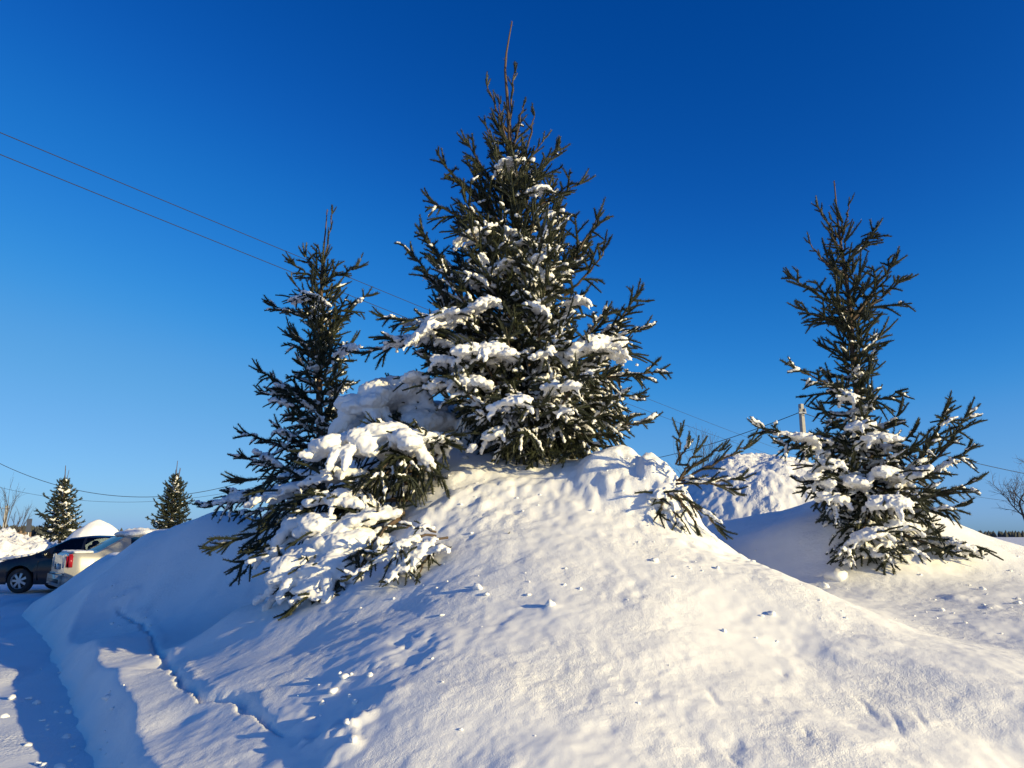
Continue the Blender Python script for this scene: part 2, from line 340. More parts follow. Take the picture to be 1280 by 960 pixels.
for (px, py, r) in [(688,762,.03),(597,741,.035),(430,852,.03),(660,745,.015),(725,735,.014)]:
    lp = cast(px, py); items.append((lp[0], lp[1], Hg(lp[0], lp[1]), r))
for _ in range(22):
    y = rg.uniform(5.2, 9); x = -0.56 * y - rg.uniform(0, 1) ** 2 * 1.2; items.append((x, y, 0.0, rg.uniform(.008, .03)))
tag(link('snow_clods', clods('snow_clods', items, M['snow']), kind='stuff'), 'loose crumbs and clods of snow scattered over the bank', 'snow')

# ------------------------------------------------------------------ spruces
class Acc:
    def __init__(s): s.v = []; s.q = []; s.t = []; s.n = 0
    def add(s, v, q=None, t=None):
        s.v.append(v)
        if q is not None: s.q.append(q + s.n)
        if t is not None: s.t.append(t + s.n)
        s.n += len(v)
    def mesh(s, name, mat, base, smooth=True):
        fs = []
        if s.q: fs.append(np.vstack(s.q))
        if s.t: fs.append(np.vstack(s.t))
        return mesh_np(name, np.vstack(s.v) - base, fs, [mat], smooth=smooth)
def frames(p):
    t = np.gradient(p, axis=0); t /= np.linalg.norm(t, axis=1, keepdims=True) + 1e-9
    up = np.where(np.abs(t[:, 2:3]) > 0.93, np.array([[1.0, 0, 0]]), np.array([[0, 0, 1.0]]))
    a = np.cross(t, up); a /= np.linalg.norm(a, axis=1, keepdims=True) + 1e-9
    return t, a, np.cross(a, t)
def tube(acc, p, r, k=5):
    p = np.asarray(p); n = len(p); r = np.broadcast_to(r, (n,)); t, a, b = frames(p)
    th = np.arange(k) * 2 * math.pi / k
    v = p[:, None] + r[:, None, None] * (np.cos(th)[None, :, None] * a[:, None] + np.sin(th)[None, :, None] * b[:, None])
    i = np.arange(n * k).reshape(n, k); j = np.roll(i, -1, 1)
    q = np.stack([i[:-1], j[:-1], j[1:], i[1:]], -1).reshape(-1, 4)
    v = np.vstack([v.reshape(-1, 3), p[-1] + t[-1] * r[-1]]); tip = n * k
    tr = np.stack([i[-1], j[-1], np.full(k, tip)], -1)
    acc.add(v, q, tr)
def needles(acc, rng, p, rad, dens, wid, taper=True):
    """needles all round a twig polyline p"""
    seg = np.linalg.norm(np.diff(p, axis=0), axis=1); L = seg.sum(); n = int(L * dens)
    if n < 2: return
    s = np.sort(rng.random(n)) * L; cum = np.concatenate([[0], np.cumsum(seg)]); k = np.clip(np.searchsorted(cum, s) - 1, 0, len(seg) - 1)
    f = ((s - cum[k]) / seg[k])[:, None]; pos = p[k] * (1 - f) + p[k + 1] * f
    t = (p[k + 1] - p[k]) / seg[k][:, None]
    rd = rng.standard_normal((n, 3)); rd -= (rd * t).sum(1, keepdims=True) * t; rd /= np.linalg.norm(rd, axis=1, keepdims=True) + 1e-9
    rd[:, 2] += 0.25; ang = rng.uniform(0.6, 1.1, (n, 1))
    d = t * np.cos(ang) + rd * np.sin(ang)
    tp = 1.0 - 0.48 * np.clip((s / L - 0.45) / 0.55, 0, 1)**1.6 if taper else 1.0
    ln = (rad * rng.uniform(.75, 1.2, n) * tp)[:, None] / np.sin(ang)
    w = np.cross(d, rng.standard_normal((n, 3))); w /= np.linalg.norm(w, axis=1, keepdims=True) + 1e-9
    w = w * wid * 0.5
    v = np.stack([pos - w, pos + w, pos + d * ln], 1).reshape(-1, 3)
    acc.add(v, t=np.arange(3 * n).reshape(n, 3))
def curve3(a, c, b, n):
    t = np.linspace(0, 1, n)[:, None]; return a * (1 - t)**2 + 2 * c * t * (1 - t) + b * t * t
def unit(v): return v / (np.linalg.norm(v) + 1e-9)

BLOBS = []     # raw snow objects waiting for the voxel remesh
class Bough:
    def __init__(s): s.wood = Acc(); s.leaf = Acc(); s.blobs = []; s.axis = None
def snow_blob(b, c, d, along, across, high):
    b.blobs.append((np.asarray(c), unit(np.asarray(d)), along, across, high))
def pad(b, rng, c, wx, wy, wz, d=(1, 0, 0), shoots=4, rad=.027, dens=430, wid=.0048, dome=.30):
    """a cushion of snow draped over the shoots, with lobes hanging at its rim and a few shoots poking out"""
    d = np.asarray(d, float); h = np.array((d[0], d[1], 0.0)); h = unit(h) if np.linalg.norm(h) > 1e-6 else np.array((1.0, 0, 0)); sl = np.clip(d[2] / (np.linalg.norm(d[:2]) + 1e-6), -.9, .6)
    sd_ = np.array((-h[1], h[0], 0)); c = np.asarray(c, float); m = max(wx, wy); ph = rng.uniform(0, 6.28, 3)
    n = int(np.clip(3.2 * wx * wy / (wz * wz), 6, 46))
    for k in range(n):
        a = rng.uniform(0, 6.28); rho = math.sqrt(rng.random()); ed = 1 + .22 * math.sin(2 * a + ph[0]) + .18 * math.sin(3 * a + ph[1]) + .1 * math.sin(5 * a + ph[2])
        u = math.cos(a) * rho * ed; v = math.sin(a) * rho * ed
        r = wz * (1.0 - .5 * rho * rho) * rng.uniform(.75, 1.1)
        q = c + h * u * wx + sd_ * v * wy + np.array((0, 0, sl * u * wx - dome * rho * rho * m))
        b.blobs.append((q, unit(h + np.array((0, 0, sl))), r * 1.45, r * 1.25, r * .85))
    for k in range(rng.integers(2, 5)):
        a = rng.uniform(0, 6.28); u, v = math.cos(a), math.sin(a); q = c + h * u * wx * .9 + sd_ * v * wy * .9 + np.array((0, 0, sl * u * wx - dome * m * .85)); r = wz * rng.uniform(.38, .6); o = h * u + sd_ * v
        for j in range(3): b.blobs.append((q + o * r * .7 * j + np.array((0, 0, -r * 1.0 * j)), unit(o + np.array((0, 0, -1.2))), r * 1.2, r * (1 - .22 * j), r * .8))
    for k in range(shoots):
        a = rng.uniform(0, 6.28); o = unit(h * math.cos(a) + sd_ * math.sin(a) + np.array((0, 0, rng.uniform(-.5, .45)))); st = c + (h * math.cos(a) * wx + sd_ * math.sin(a) * wy) * rng.uniform(.2, .7) + np.array((0, 0, -.3 * dome * m)); l = rng.uniform(.6, 1.1) * min(m, .3) + .09
        tw = np.stack([st, st + o * l * .5, st + o * l + np.array((0, 0, -.1 * l))]); needles(b.leaf, rng, tw, rad, dens, wid); tube(b.leaf, tw, np.linspace(rad * .46, rad * .3, 3), 4)
def make_bough(rng, root, tip, sag=0.0, r0=0.02, hang=0.2, rad=0.035, dens=430, wid=0.0060, spacing=0.115, side_len=0.5, snow=0.3, bare=0.15, forks=3, sub=True, sub_sp=0.10, max_side=0.6, flat=0.0, core=True, tiplen=0.24, ang=(.6, .95), lift=0.0, tipfree=0.0):
    b = Bough(); root = np.asarray(root, float); tip = np.asarray(tip, float)
    L = np.linalg.norm(tip - root)
    c = root * .45 + tip * .55 + np.array((0, 0, -sag * L)) + rng.standard_normal(3) * 0.04 * L
    ax = curve3(root, c, tip, 12); b.axis = ax
    ax[1:-1] += rng.standard_normal((10, 3)) * 0.008
    tube(b.wood, ax, np.linspace(r0, 0.005, 12), 5)
    twigs = []
    n0 = int(12 * bare); twigs.append((ax[max(n0, 0):], rad * .9, 1))
    # side shoots
    s = L * max(bare, .08) + rng.uniform(0, spacing); k = rng.integers(0, 2); cum = np.concatenate([[0], np.cumsum(np.linalg.norm(np.diff(ax, axis=0), axis=1))]); LL = cum[-1]
    while s < LL * (0.97 - tipfree):
        i = min(np.searchsorted(cum, s) , 11) - 1; i = max(i, 0); f = (s - cum[i]) / (cum[i + 1] - cum[i] + 1e-9); p = ax[i] * (1 - f) + ax[i + 1] * f
        t = unit(ax[i + 1] - ax[i]); side = np.cross(t, (0, 0, 1.0)); 
        if np.linalg.norm(side) < .25: side = rng.standard_normal(3); side -= side @ t * t
        side = unit(side) * (1 if k % 2 else -1); k += 1
        upv = np.cross(side, t) * (1 if k % 2 == 0 else -1)
        roll = rng.normal(0, 0.5 * (1 - flat)); side = side * math.cos(roll) + upv * math.sin(roll)
        rem_ = LL - s; ln = min(max_side, rem_ * side_len + tiplen * .6) * rng.uniform(.65, 1.15)
        an = rng.uniform(*ang); d = t * math.cos(an) + side * math.sin(an)
        dp = hang * rng.uniform(.3, 1.4) * (0.35 + 0.65 * rem_ / LL)
        mid = p + d * ln * .5; end = p + d * ln * (1 - .25 * dp) + np.array((0, 0, (-dp * .8 + lift * rng.uniform(.4, 1.2)) * ln))
        tw = curve3(p, mid, end, 5); twigs.append((tw, rad, 1)); tube(b.wood, tw, np.linspace(min(.007, r0 * .5), .003, 5), 3)
        if sub and ln > 0.17:
            q = 0.05; kk = rng.integers(0, 2)
            while q < ln * .93:
                f = q / ln * 4; i2 = min(int(f), 3); pp = tw[i2] + (tw[i2 + 1] - tw[i2]) * (f - i2); t2 = unit(tw[i2 + 1] - tw[i2])
                s2 = np.cross(t2, (0, 0, 1.0)); s2 = unit(s2) * (1 if kk % 2 else -1); kk += 1
                if rng.random() < 0.25 + hang * .5: s2 = unit(s2 * .4 + np.array((0, 0, -1.0)))
                a2 = rng.uniform(.55, .95); d2 = t2 * math.cos(a2) + s2 * math.sin(a2) + np.array((0, 0, -hang * .45 * rng.random()))
                l2 = min(.26, (ln - q) * .55 + .085) * rng.uniform(.7, 1.2)
                e2 = pp + d2 * l2; twigs.append((np.stack([pp, pp + (e2 - pp) * .5 + np.array((0, 0, .04 * l2)), e2]), rad * .92, 2)); q += sub_sp * rng.uniform(.7, 1.3)
        s += spacing * rng.uniform(.6, 1.4)
    # terminal fork
    t = unit(ax[-1] - ax[-2])
    for j in range(forks):
        dv = rng.standard_normal(3); dv -= dv @ t * t; d = unit(t + unit(dv) * rng.uniform(.22, .55)); ln = tiplen * rng.uniform(.6, 1.0)
        st = ax[-2] + (ax[-1] - ax[-2]) * rng.uniform(-.5, .6); twigs.append((np.stack([st, st + d * ln * .5, st + d * ln + np.array((0, 0, .03))]), rad * .95, 1))
    for tw, r, o in twigs:
        needles(b.leaf, rng, tw, r, dens, wid)
        if core: tube(b.leaf, tw, np.linspace(r * .48, r * .2, len(tw)), 4)
    # snow lying along the shoots
    if snow > 0:
        for tw, r, o in twigs:
            if rng.random() > min(1.0, snow * (1.0 if o == 1 else .7)): continue
            m = len(tw); d = unit(tw[-1] - tw[0]); l = np.linalg.norm(tw[-1] - tw[0])
            if d[2] > 0.7 or l < .06: continue
            a = rng.uniform(0, .25); e = rng.uniform(.6, .95); ac0 = rng.uniform(.017, .030) + .022 * snow * rng.random()
            nb = max(1, int(l * (e - a) / .042))
            for j in range(nb):
                g = (j + .5) / nb; f = (a + (e - a) * g) * (m - 1); i2 = min(int(f), m - 2); pp = tw[i2] + (tw[i2 + 1] - tw[i2]) * (f - i2)
                ac = ac0 * (1 - .45 * g) * rng.uniform(.8, 1.15)
                snow_blob(b, pp + np.array((rng.normal(0, .005), rng.normal(0, .005), ac * .8)), d, rng.uniform(.045, .065), ac, ac * rng.uniform(.75, 1.0))
        for _ in range(int(rng.poisson(snow * L * 3.2))):
            f = rng.uniform(.15, .8) * 11; i2 = int(f); w = rng.uniform(.07, .14) * (0.6 + snow * .6)
            pad(b, rng, ax[i2] + np.array((rng.normal(0, .04), rng.normal(0, .04), .02)), w * 1.5, w, w * .42, ax[i2 + 1] - ax[i2], shoots=2 if w > .09 else 0, rad=rad, dens=dens, wid=wid)
    b.twigs = twigs
    return b
def blob_mesh(blobs, base, rng):
    vs = []; fs = []; o = 0
    for c, d, al, ac, hi in blobs:
        sd_ = np.cross(d, (0, 0, 1.0)); sd_ = unit(sd_) if np.linalg.norm(sd_) > .05 else np.array((1.0, 0, 0)); up = np.cross(sd_, d)
        bv, bf = (ICO1 if max(al, ac) < .07 else ICO2)
        q = bv * (1 + .10 * rng.standard_normal((len(bv), 1)))
        v = c + q[:, :1] * d * al + q[:, 1:2] * sd_ * ac + q[:, 2:3] * up * hi
        vs.append(v); fs.append(bf + o); o += len(bv)
    return np.vstack(vs) - base, np.vstack(fs)
CLOUD = bpy.data.textures.new('snow_relief', 'CLOUDS'); CLOUD.noise_scale = 0.04; CLOUD.noise_depth = 3
def add_snow(name, blobs, base, parent, rng, voxel=0.017, mat='bough_snow', disp=0.045, smooth=2):
    if not blobs: return None
    v, f = blob_mesh(blobs, base, rng)
    o = link(name, mesh_np(name, v, f, [M[mat]]), parent)
    m = o.modifiers.new('r', 'REMESH'); m.mode = 'VOXEL'; m.voxel_size = voxel; m.use_smooth_shade = True
    m = o.modifiers.new('s', 'SMOOTH'); m.factor = .5; m.iterations = smooth
    if disp:
        m = o.modifiers.new('d', 'DISPLACE'); m.texture = CLOUD; m.strength = disp; m.mid_level = .5; m.texture_coords = 'GLOBAL'
    o['kind'] = 'stuff'; BLOBS.append(o); return o
def bake_snow():
    dg = bpy.context.evaluated_depsgraph_get(); dg.update()
    for o in BLOBS:
        me = bpy.data.meshes.new_from_object(o.evaluated_get(dg), preserve_all_data_layers=False, depsgraph=dg)
        me.name = o.data.name
        me.polygons.foreach_set('use_smooth', np.full(len(me.polygons), True))
        NEW.append((o, me))
    for o, me in NEW:
        o.modifiers.clear(); o.data = me
NEW = []
def finish_boughs(root, base, boughs, rng, voxel=0.013, disp=0.05):
    for b in boughs:
        o = link('bough', b.wood.mesh('bough', M['bark'], base), root)
        if b.leaf.n: link('needles', b.leaf.mesh('needles', M['needle'], base, False), o, kind='stuff')
        add_snow('snow_load', b.blobs, base, o, rng, voxel, disp=disp)
def envelope(tab, py):
    a = np.array(tab, float); return np.interp(py, a[:, 0], a[:, 1]), np.interp(py, a[:, 0], a[:, 2])
def spruce(name, label, d, axis_px, env, seed, n_boughs, rise, snowf, manual, pads, depth_f=1.0, group=None, lo=None, top_tip=None, kw=None, cat='tree', hangf=None):
    """d: forward distance of the trunk; axis_px: trunk line [(px,py)...] bottom to top; env: [(py,left px,right px)] of the shoot tips"""
    kw = kw or {}; rng = np.random.default_rng(seed)
    axp = np.array([P(a, b, d) for a, b in axis_px]); 
    base = np.array((axp[0, 0], d, Hg(axp[0, 0], d))); base[2] = min(base[2], axp[0, 2]) - 0.05
    root = empty(name, base, label, cat, group)
    tr = np.vstack([base - (0, 0, .1), axp]); hgt = tr[:, 2]
    acc = Acc(); zz = np.linspace(tr[0, 2], tr[-1, 2], 26); cx = np.interp(zz, hgt, tr[:, 0]); cy = np.interp(zz, hgt, tr[:, 1])
    sway = .012 * np.sin(zz * 3.1)
    rr = np.interp(zz, [zz[0], zz[-1] - 1.1, zz[-1]], [.085 * (zz[-1] - zz[0]) / 6 + .01, .02, .0075])
    tube(acc, np.stack([cx + sway, cy, zz], 1), rr, 8)
    trk = link('trunk', acc.mesh('trunk', M['bark'], base), root)
    ln_ = Acc(); zt = np.linspace(zz[-1] - 1.3, zz[-1], 14); lp_ = np.stack([np.interp(zt, zz, cx + sway), np.interp(zt, zz, cy), zt], 1)
    needles(ln_, rng, lp_, .017, 260, .005); needles(ln_, rng, lp_[-2:], .03, 120, .008); needles(ln_, rng, lp_[7:8].repeat(2, 0) + np.array([[0, 0, 0], [0, 0, .03]]), .04, 500, .008)
    link('leader_needles', ln_.mesh('leader_needles', M['bark'], base, False), trk, kind='stuff')
    def trunk_at(z): z = np.clip(z, hgt[0], hgt[-1]); return np.array((np.interp(z, hgt, tr[:, 0]), np.interp(z, hgt, tr[:, 1]), z))
    boughs = []
    e = np.array(env, float); py0, py1 = e[0, 0], e[-1, 0]
    ga = rng.uniform(0, 6.28)
    for i in range(n_boughs):
        f = (i + .5) / n_boughs; py = py0 + (py1 - py0) * f ** 0.7
        ga += 2.39996 + rng.normal(0, .25); a = ga
        l, r = envelope(env, py); z_t = P(axis_px[0][0], py, d)[2]; ct = trunk_at(min(z_t, hgt[-1]))
        xl = P(l, py, d)[0] - ct[0]; xr = P(r, py, d)[0] - ct[0]
        ca, sa = math.cos(a), math.sin(a)
        Rr = xr if ca > 0 else -xl
        Rr = Rr * ca * ca + (0.5 * (xr - xl)) * depth_f * sa * sa
        if sa > .5 and rng.random() < .25: continue        # the far side is hardly seen
        rad_ = max(.10, Rr * (rng.uniform(.45, .80) if rng.random() < .62 else rng.uniform(.8, 1.04)))
        rad_ = max(.10, rad_ - .08 - .20 * max(0.0, 1 - f / .6)); ri = rise(f) + rng.normal(0, .12)
        tip = np.array((ct[0] + ca * rad_, ct[1] + sa * rad_, z_t))
        rz = z_t - rad_ * math.tan(ri); rt = trunk_at(min(rz, hgt[-1] - .12))
        g = Hg(tip[0], tip[1]) if tip[2] < 3.2 else 0
        if tip[2] < g + .06: tip[2] = g + rng.uniform(.04, .16)
        L = np.linalg.norm(tip - rt)
        sn = max(0, snowf(f) * rng.uniform(.5, 1.3)); 
        up_ = max(0.0, 1 - f / .45)
        boughs.append(make_bough(rng, rt, tip, sag=.10 + .10 * f, r0=.008 + .014 * L, hang=(hangf(f) if hangf else .75 * sstep(.2, 1.0, f)), snow=sn, side_len=.42 + .12 * up_, bare=.08 if f < .2 else .18, ang=(.6 - .3 * up_, .95 - .35 * up_), lift=.25 * up_, tipfree=.22 * up_, tiplen=.24 + .10 * up_, **kw))
    for (rp, tp, dd, sn, hg, *o) in manual:
        r_ = P(rp[0], rp[1], d + dd * .25); t_ = P(tp[0], tp[1], d + dd)
        opt = dict(kw); opt.update(o[0] if o else {})
        boughs.append(make_bough(rng, r_, t_, sag=opt.pop('sag', .08), r0=.007 + .012 * np.linalg.norm(t_ - r_), hang=hg, snow=sn, bare=opt.pop('bare', .05), **opt))
    # large pads named by where they show
    for (px, py, dd, wx, wy, wz) in pads:
        c = P(px, py, d + dd); best = min(boughs, key=lambda b: np.min(np.linalg.norm((b.axis - c) * (1, .6, 1), axis=1)))
        pad(best, rng, c, wx * 1.1, wy * 1.1, wz * .60, (rng.choice((-1, 1)), rng.normal(0, .3), rng.normal(-.25, .2)), shoots=8)
    finish_boughs(root, base, boughs, rng)
    return root, base, boughs
def lerp_tab(tab):
    a = np.array(tab); return lambda f: float(np.interp(f, a[:, 0], a[:, 1]))
thin = dict(spacing=.15, side_len=.30, max_side=.16, sub=False, forks=2, tiplen=.14, rad=.026, ang=(.3, .6))
# --- the tall spruce on the mound
spruce('spruce_tree', 'tall snow-laden spruce on top of the big snow mound', 8.6,
  [(662,575),(655,400),(645,280),(636,175),(632,80),(640,27)],
  [(150,598,672),(180,580,690),(210,560,712),(250,545,728),(300,520,755),(350,505,768),(400,490,795),(435,485,812),(470,500,822),(510,520,805),(545,560,790),(572,600,760)],
  11, 175, lerp_tab([(0,1.15),(.2,.85),(.45,.55),(.7,.25),(.85,-.05),(1,-.45)]), lerp_tab([(0,.08),(.12,.42),(.4,.6),(.75,.75),(.9,.45),(1,.2)]),
  [ # root px, tip px, depth, snow, hang
   ((638,170),(645,78),-.05,0,0,thin),((634,165),(607,99),-.05,0,0,thin),((642,190),(657,127),-.1,0,0,thin),((630,205),(603,150),-.15,0,0,thin),((655,205),(668,140),-.1,0,0,thin),
   ((640,215),(622,118),-.1,0,0,thin),((640,205),(634,130),.1,0,0,thin),((620,235),(583,175),-.1,0,.0),((640,235),(683,170),-.15,0,0,thin),((650,240),(700,184),.1,.05,0),((615,260),(555,203),0,.1,.05),((660,262),(727,228),0,.1,.05),
   ((615,285),(537,250),0,.15,.1),((575,370),(525,283),-.2,.1,.05,dict(bare=.25)),((570,385),(513,315),-.1,.1,.1),((700,350),(752,262),-.1,.1,.05,dict(bare=.25)),((705,370),(760,305),-.2,.15,.1),((740,440),(799,367),-.2,.1,.05,dict(bare=.25)),((720,430),(810,408),-.1,.3,.15),
   ((700,470),(830,463),-.1,.4,.25),((700,525),(812,528),-.2,.3,.4),((560,420),(452,441),-.2,.15,.15,dict(max_side=.25)),((580,400),(476,394),-.2,.5,.2),((600,420),(490,425),-.4,.6,.3),((690,500),(800,495),-.5,.4,.4),
   # boughs that come towards the camera
   ((655,440),(590,445),-1.0,.7,.45),((660,470),(640,395),-1.0,.35,.2,dict(bare=.1)),((665,470),(735,470),-1.1,.6,.5),((660,500),(680,500),-1.3,.5,.6),((650,510),(600,520),-1.0,.55,.6),((670,515),(740,530),-1.0,.35,.6),((660,520),(660,545),-1.1,.25,.7),((650,500),(560,500),-.7,.6,.55),((680,530),(765,545),-.6,.2,.6),
   ((690,540),(720,566),-.8,.1,.7),((660,545),(690,568),-.9,.05,.7),((645,540),(635,560),-.8,.15,.7)],
  [(640,203,-.25,.20,.16,.09),(672,236,-.3,.17,.14,.07),(592,290,-.5,.17,.2,.10),(635,330,-.6,.15,.2,.08),(690,265,-.3,.12,.12,.06),(560,392,-.7,.26,.22,.12),(600,380,-.8,.2,.2,.1),(612,437,-.9,.32,.28,.15),(672,385,-.8,.15,.16,.10),(740,428,-.7,.32,.26,.16),
   (535,410,-.7,.22,.2,.10),(700,480,-1.2,.16,.16,.09),(720,375,-.7,.14,.14,.08),(590,475,-.8,.22,.2,.13),(640,500,-1.2,.17,.14,.12),(770,440,-.6,.2,.2,.08),(560,450,-.7,.16,.16,.12),(545,480,-.6,.16,.15,.14),(620,540,-.8,.2,.15,.12),(655,300,-.5,.1,.1,.06),(710,510,-1.1,.13,.1,.10),(600,350,-.5,.2,.2,.08),(680,440,-1.0,.1,.1,.09),(520,470,-.4,.16,.15,.12)],
  depth_f=.95)
# --- the slimmer spruce behind on the left
spruce('spruce_tree', 'slim dark spruce behind and left of the tall spruce', 11.2,
  [(400,610),(400,450),(403,340),(408,262)],
  [(320,375,432),(345,372,445),(380,355,458),(420,348,455),(470,330,455),(520,328,450),(560,330,445),(600,330,440),(635,325,440)],
  23, 125, lerp_tab([(0,1.1),(.25,.7),(.5,.35),(.8,-.05),(1,-.3)]), lerp_tab([(0,.08),(.15,.35),(1,.32)]),
  [((403,340),(416,262),-.1,0,0,thin),((400,340),(381,318),-.1,.05,0),((405,350),(448,333),-.1,.05,0),((398,350),(366,328),-.1,.05,0),((400,400),(338,380),-.2,.2,.1),((410,400),(462,368),-.1,.1,.1),((390,380),(362,345),-.2,0,0,thin),
   ((390,500),(322,460),-.2,.3,.15),((385,490),(325,490),-.3,.2,.3),((380,560),(304,541),-.2,.35,.35),((385,590),(300,570),-.3,.3,.4),
   ((390,600),(250,632),-.6,.8,.35,dict(max_side=.35)),((390,605),(285,612),-.8,.8,.4,dict(max_side=.35)),((390,620),(300,640),-.9,.5,.5)],
  [(372,372,-.4,.16,.12,.07),(433,435,-.4,.16,.14,.10),(395,370,-.3,.22,.16,.07),(350,500,-.4,.14,.12,.07),(335,570,-.4,.2,.15,.09),(300,618,-.7,.25,.16,.10),(345,612,-.8,.28,.2,.12),(375,590,-.6,.25,.2,.1)],
  kw=dict(rad=.040, dens=300, wid=.0072, spacing=.12))
# --- the leaning spruce on the right hump
spruce('spruce_tree', 'leaning open spruce on the right-hand snow hump', 9.45,
  [(1098,690),(1085,600),(1068,450),(1055,330),(1042,226)],
  [(270,1022,1075),(310,1008,1090),(350,990,1120),(380,1000,1128),(410,1005,1125),(440,1020,1118),(470,992,1122),(500,990,1128),(540,985,1140),(580,985,1160),(620,990,1168),(660,1010,1170),(695,1040,1170)],
  37, 125, lerp_tab([(0,1.1),(.2,.75),(.45,.35),(.75,-.05),(1,-.35)]), lerp_tab([(0,.02),(.25,.16),(.55,.45),(1,.6)]),
  [((1050,300),(1020,255),-.1,0,0,thin),((1052,300),(1062,252),-.1,0,0,thin),((1052,320),(1092,285),-.1,0,0),((1045,300),(1026,262),.1,0,0,thin),((1050,310),(1033,285),-.2,0,0,thin),((1055,345),(1010,300),-.2,0,0,thin),
   ((1060,390),(985,346),-.1,0,.05,dict(bare=.3)),((1065,400),(1122,322),-.1,0,.05,dict(bare=.3)),((1065,400),(1130,348),-.1,.05,.1),((1060,405),(1000,385),-.2,.05,.1),
   ((1075,500),(988,455),-.2,.3,.2),((1080,500),(1125,490),-.2,.2,.3),((1075,560),(945,533),-.3,.5,.3,dict(bare=.15,max_side=.35)),((1080,575),(968,552),-.3,.5,.5,dict(max_side=.3)),
   ((1095,625),(1165,545),-.5,.45,.2,dict(sag=.2,bare=.3)),((1110,620),(1212,512),-.5,.3,.15,dict(sag=.22,bare=.35)),((1110,625),(1185,503),-.6,.1,.1,dict(sag=.25,bare=.45)),((1100,620),(1212,560),-.5,.3,.3),((1100,630),(1220,600),-.6,.3,.4),((1110,640),(1205,630),-.7,.2,.5),
   ((1095,650),(1222,692),-.7,.5,.35,dict(max_side=.3)),((1090,650),(1190,690),-.9,.4,.5),((1090,640),(1110,700),-1.1,.5,.5),((1085,650),(1060,700),-1.0,.6,.4),((1085,640),(1052,690),-1.1,.4,.4,dict(max_side=.25)),((1085,600),(1030,640),-.6,.5,.6),((1080,590),(1005,610),-.4,.5,.6),((1100,610),(1150,620),-1.0,.4,.5)],
  [(1098,545,-.5,.22,.2,.12),(1060,495,-.4,.15,.14,.09),(1030,580,-.4,.2,.2,.14),(1005,545,-.4,.16,.14,.10),(1110,625,-.9,.26,.2,.16),(1085,665,-1.0,.2,.16,.12),(1145,590,-.7,.15,.12,.12),(1110,590,-.6,.2,.16,.16),(1060,600,-.5,.2,.18,.16),(1185,525,-.6,.08,.08,.05),(1200,680,-.7,.2,.14,.09),(1145,690,-1.0,.1,.1,.07),(1075,530,-.5,.14,.12,.1),(1125,655,-.9,.18,.14,.12),(1040,620,-.5,.18,.14,.13),(1095,690,-1.0,.12,.1,.08)],
  kw=dict(rad=.037, dens=340, wid=.0064, spacing=.115))
# --- the low spruce pressed down by snow on the left of the mound
def low_bush(name, label, base, rows, seed, pads, kw=None, voxel=.018):
    rng = np.random.default_rng(seed); base = np.array(base); root = empty(name, base, label, 'tree' if 'spruce' in label and 'low' in label else 'branch'); bs = []
    for (r_, t_, sag, sn, hg, *o) in rows:
        opt = dict(kw or {}); opt.update(o[0] if o else {})
        bs.append(make_bough(rng, P(*r_), P(*t_), sag=sag, r0=opt.pop('r0', .02), hang=hg, snow=sn * (.5 if len(rows) > 15 else 1), bare=opt.pop('bare', .1), **opt))
    for (px, py, dd, wx, wy, wz, *pw) in pads:
        c = P(px, py, dd); best = min(bs, key=lambda b: np.min(np.linalg.norm(b.axis - c, axis=1)))
        pad(best, rng, c, wx * 1.1, wy * 1.1, wz * (1.05 if pw else .58), (-1, rng.normal(0, .3), rng.normal(-.3, .15) if not pw else -.05), shoots=0 if pw else (9 if wx > .15 else 0), dome=.45 if pw else .3)
    finish_boughs(root, base, bs, rng, voxel, .045)
    return root
lb = P(520, 590, 8.3); lb[2] = Hg(lb[0], lb[1]) - .05
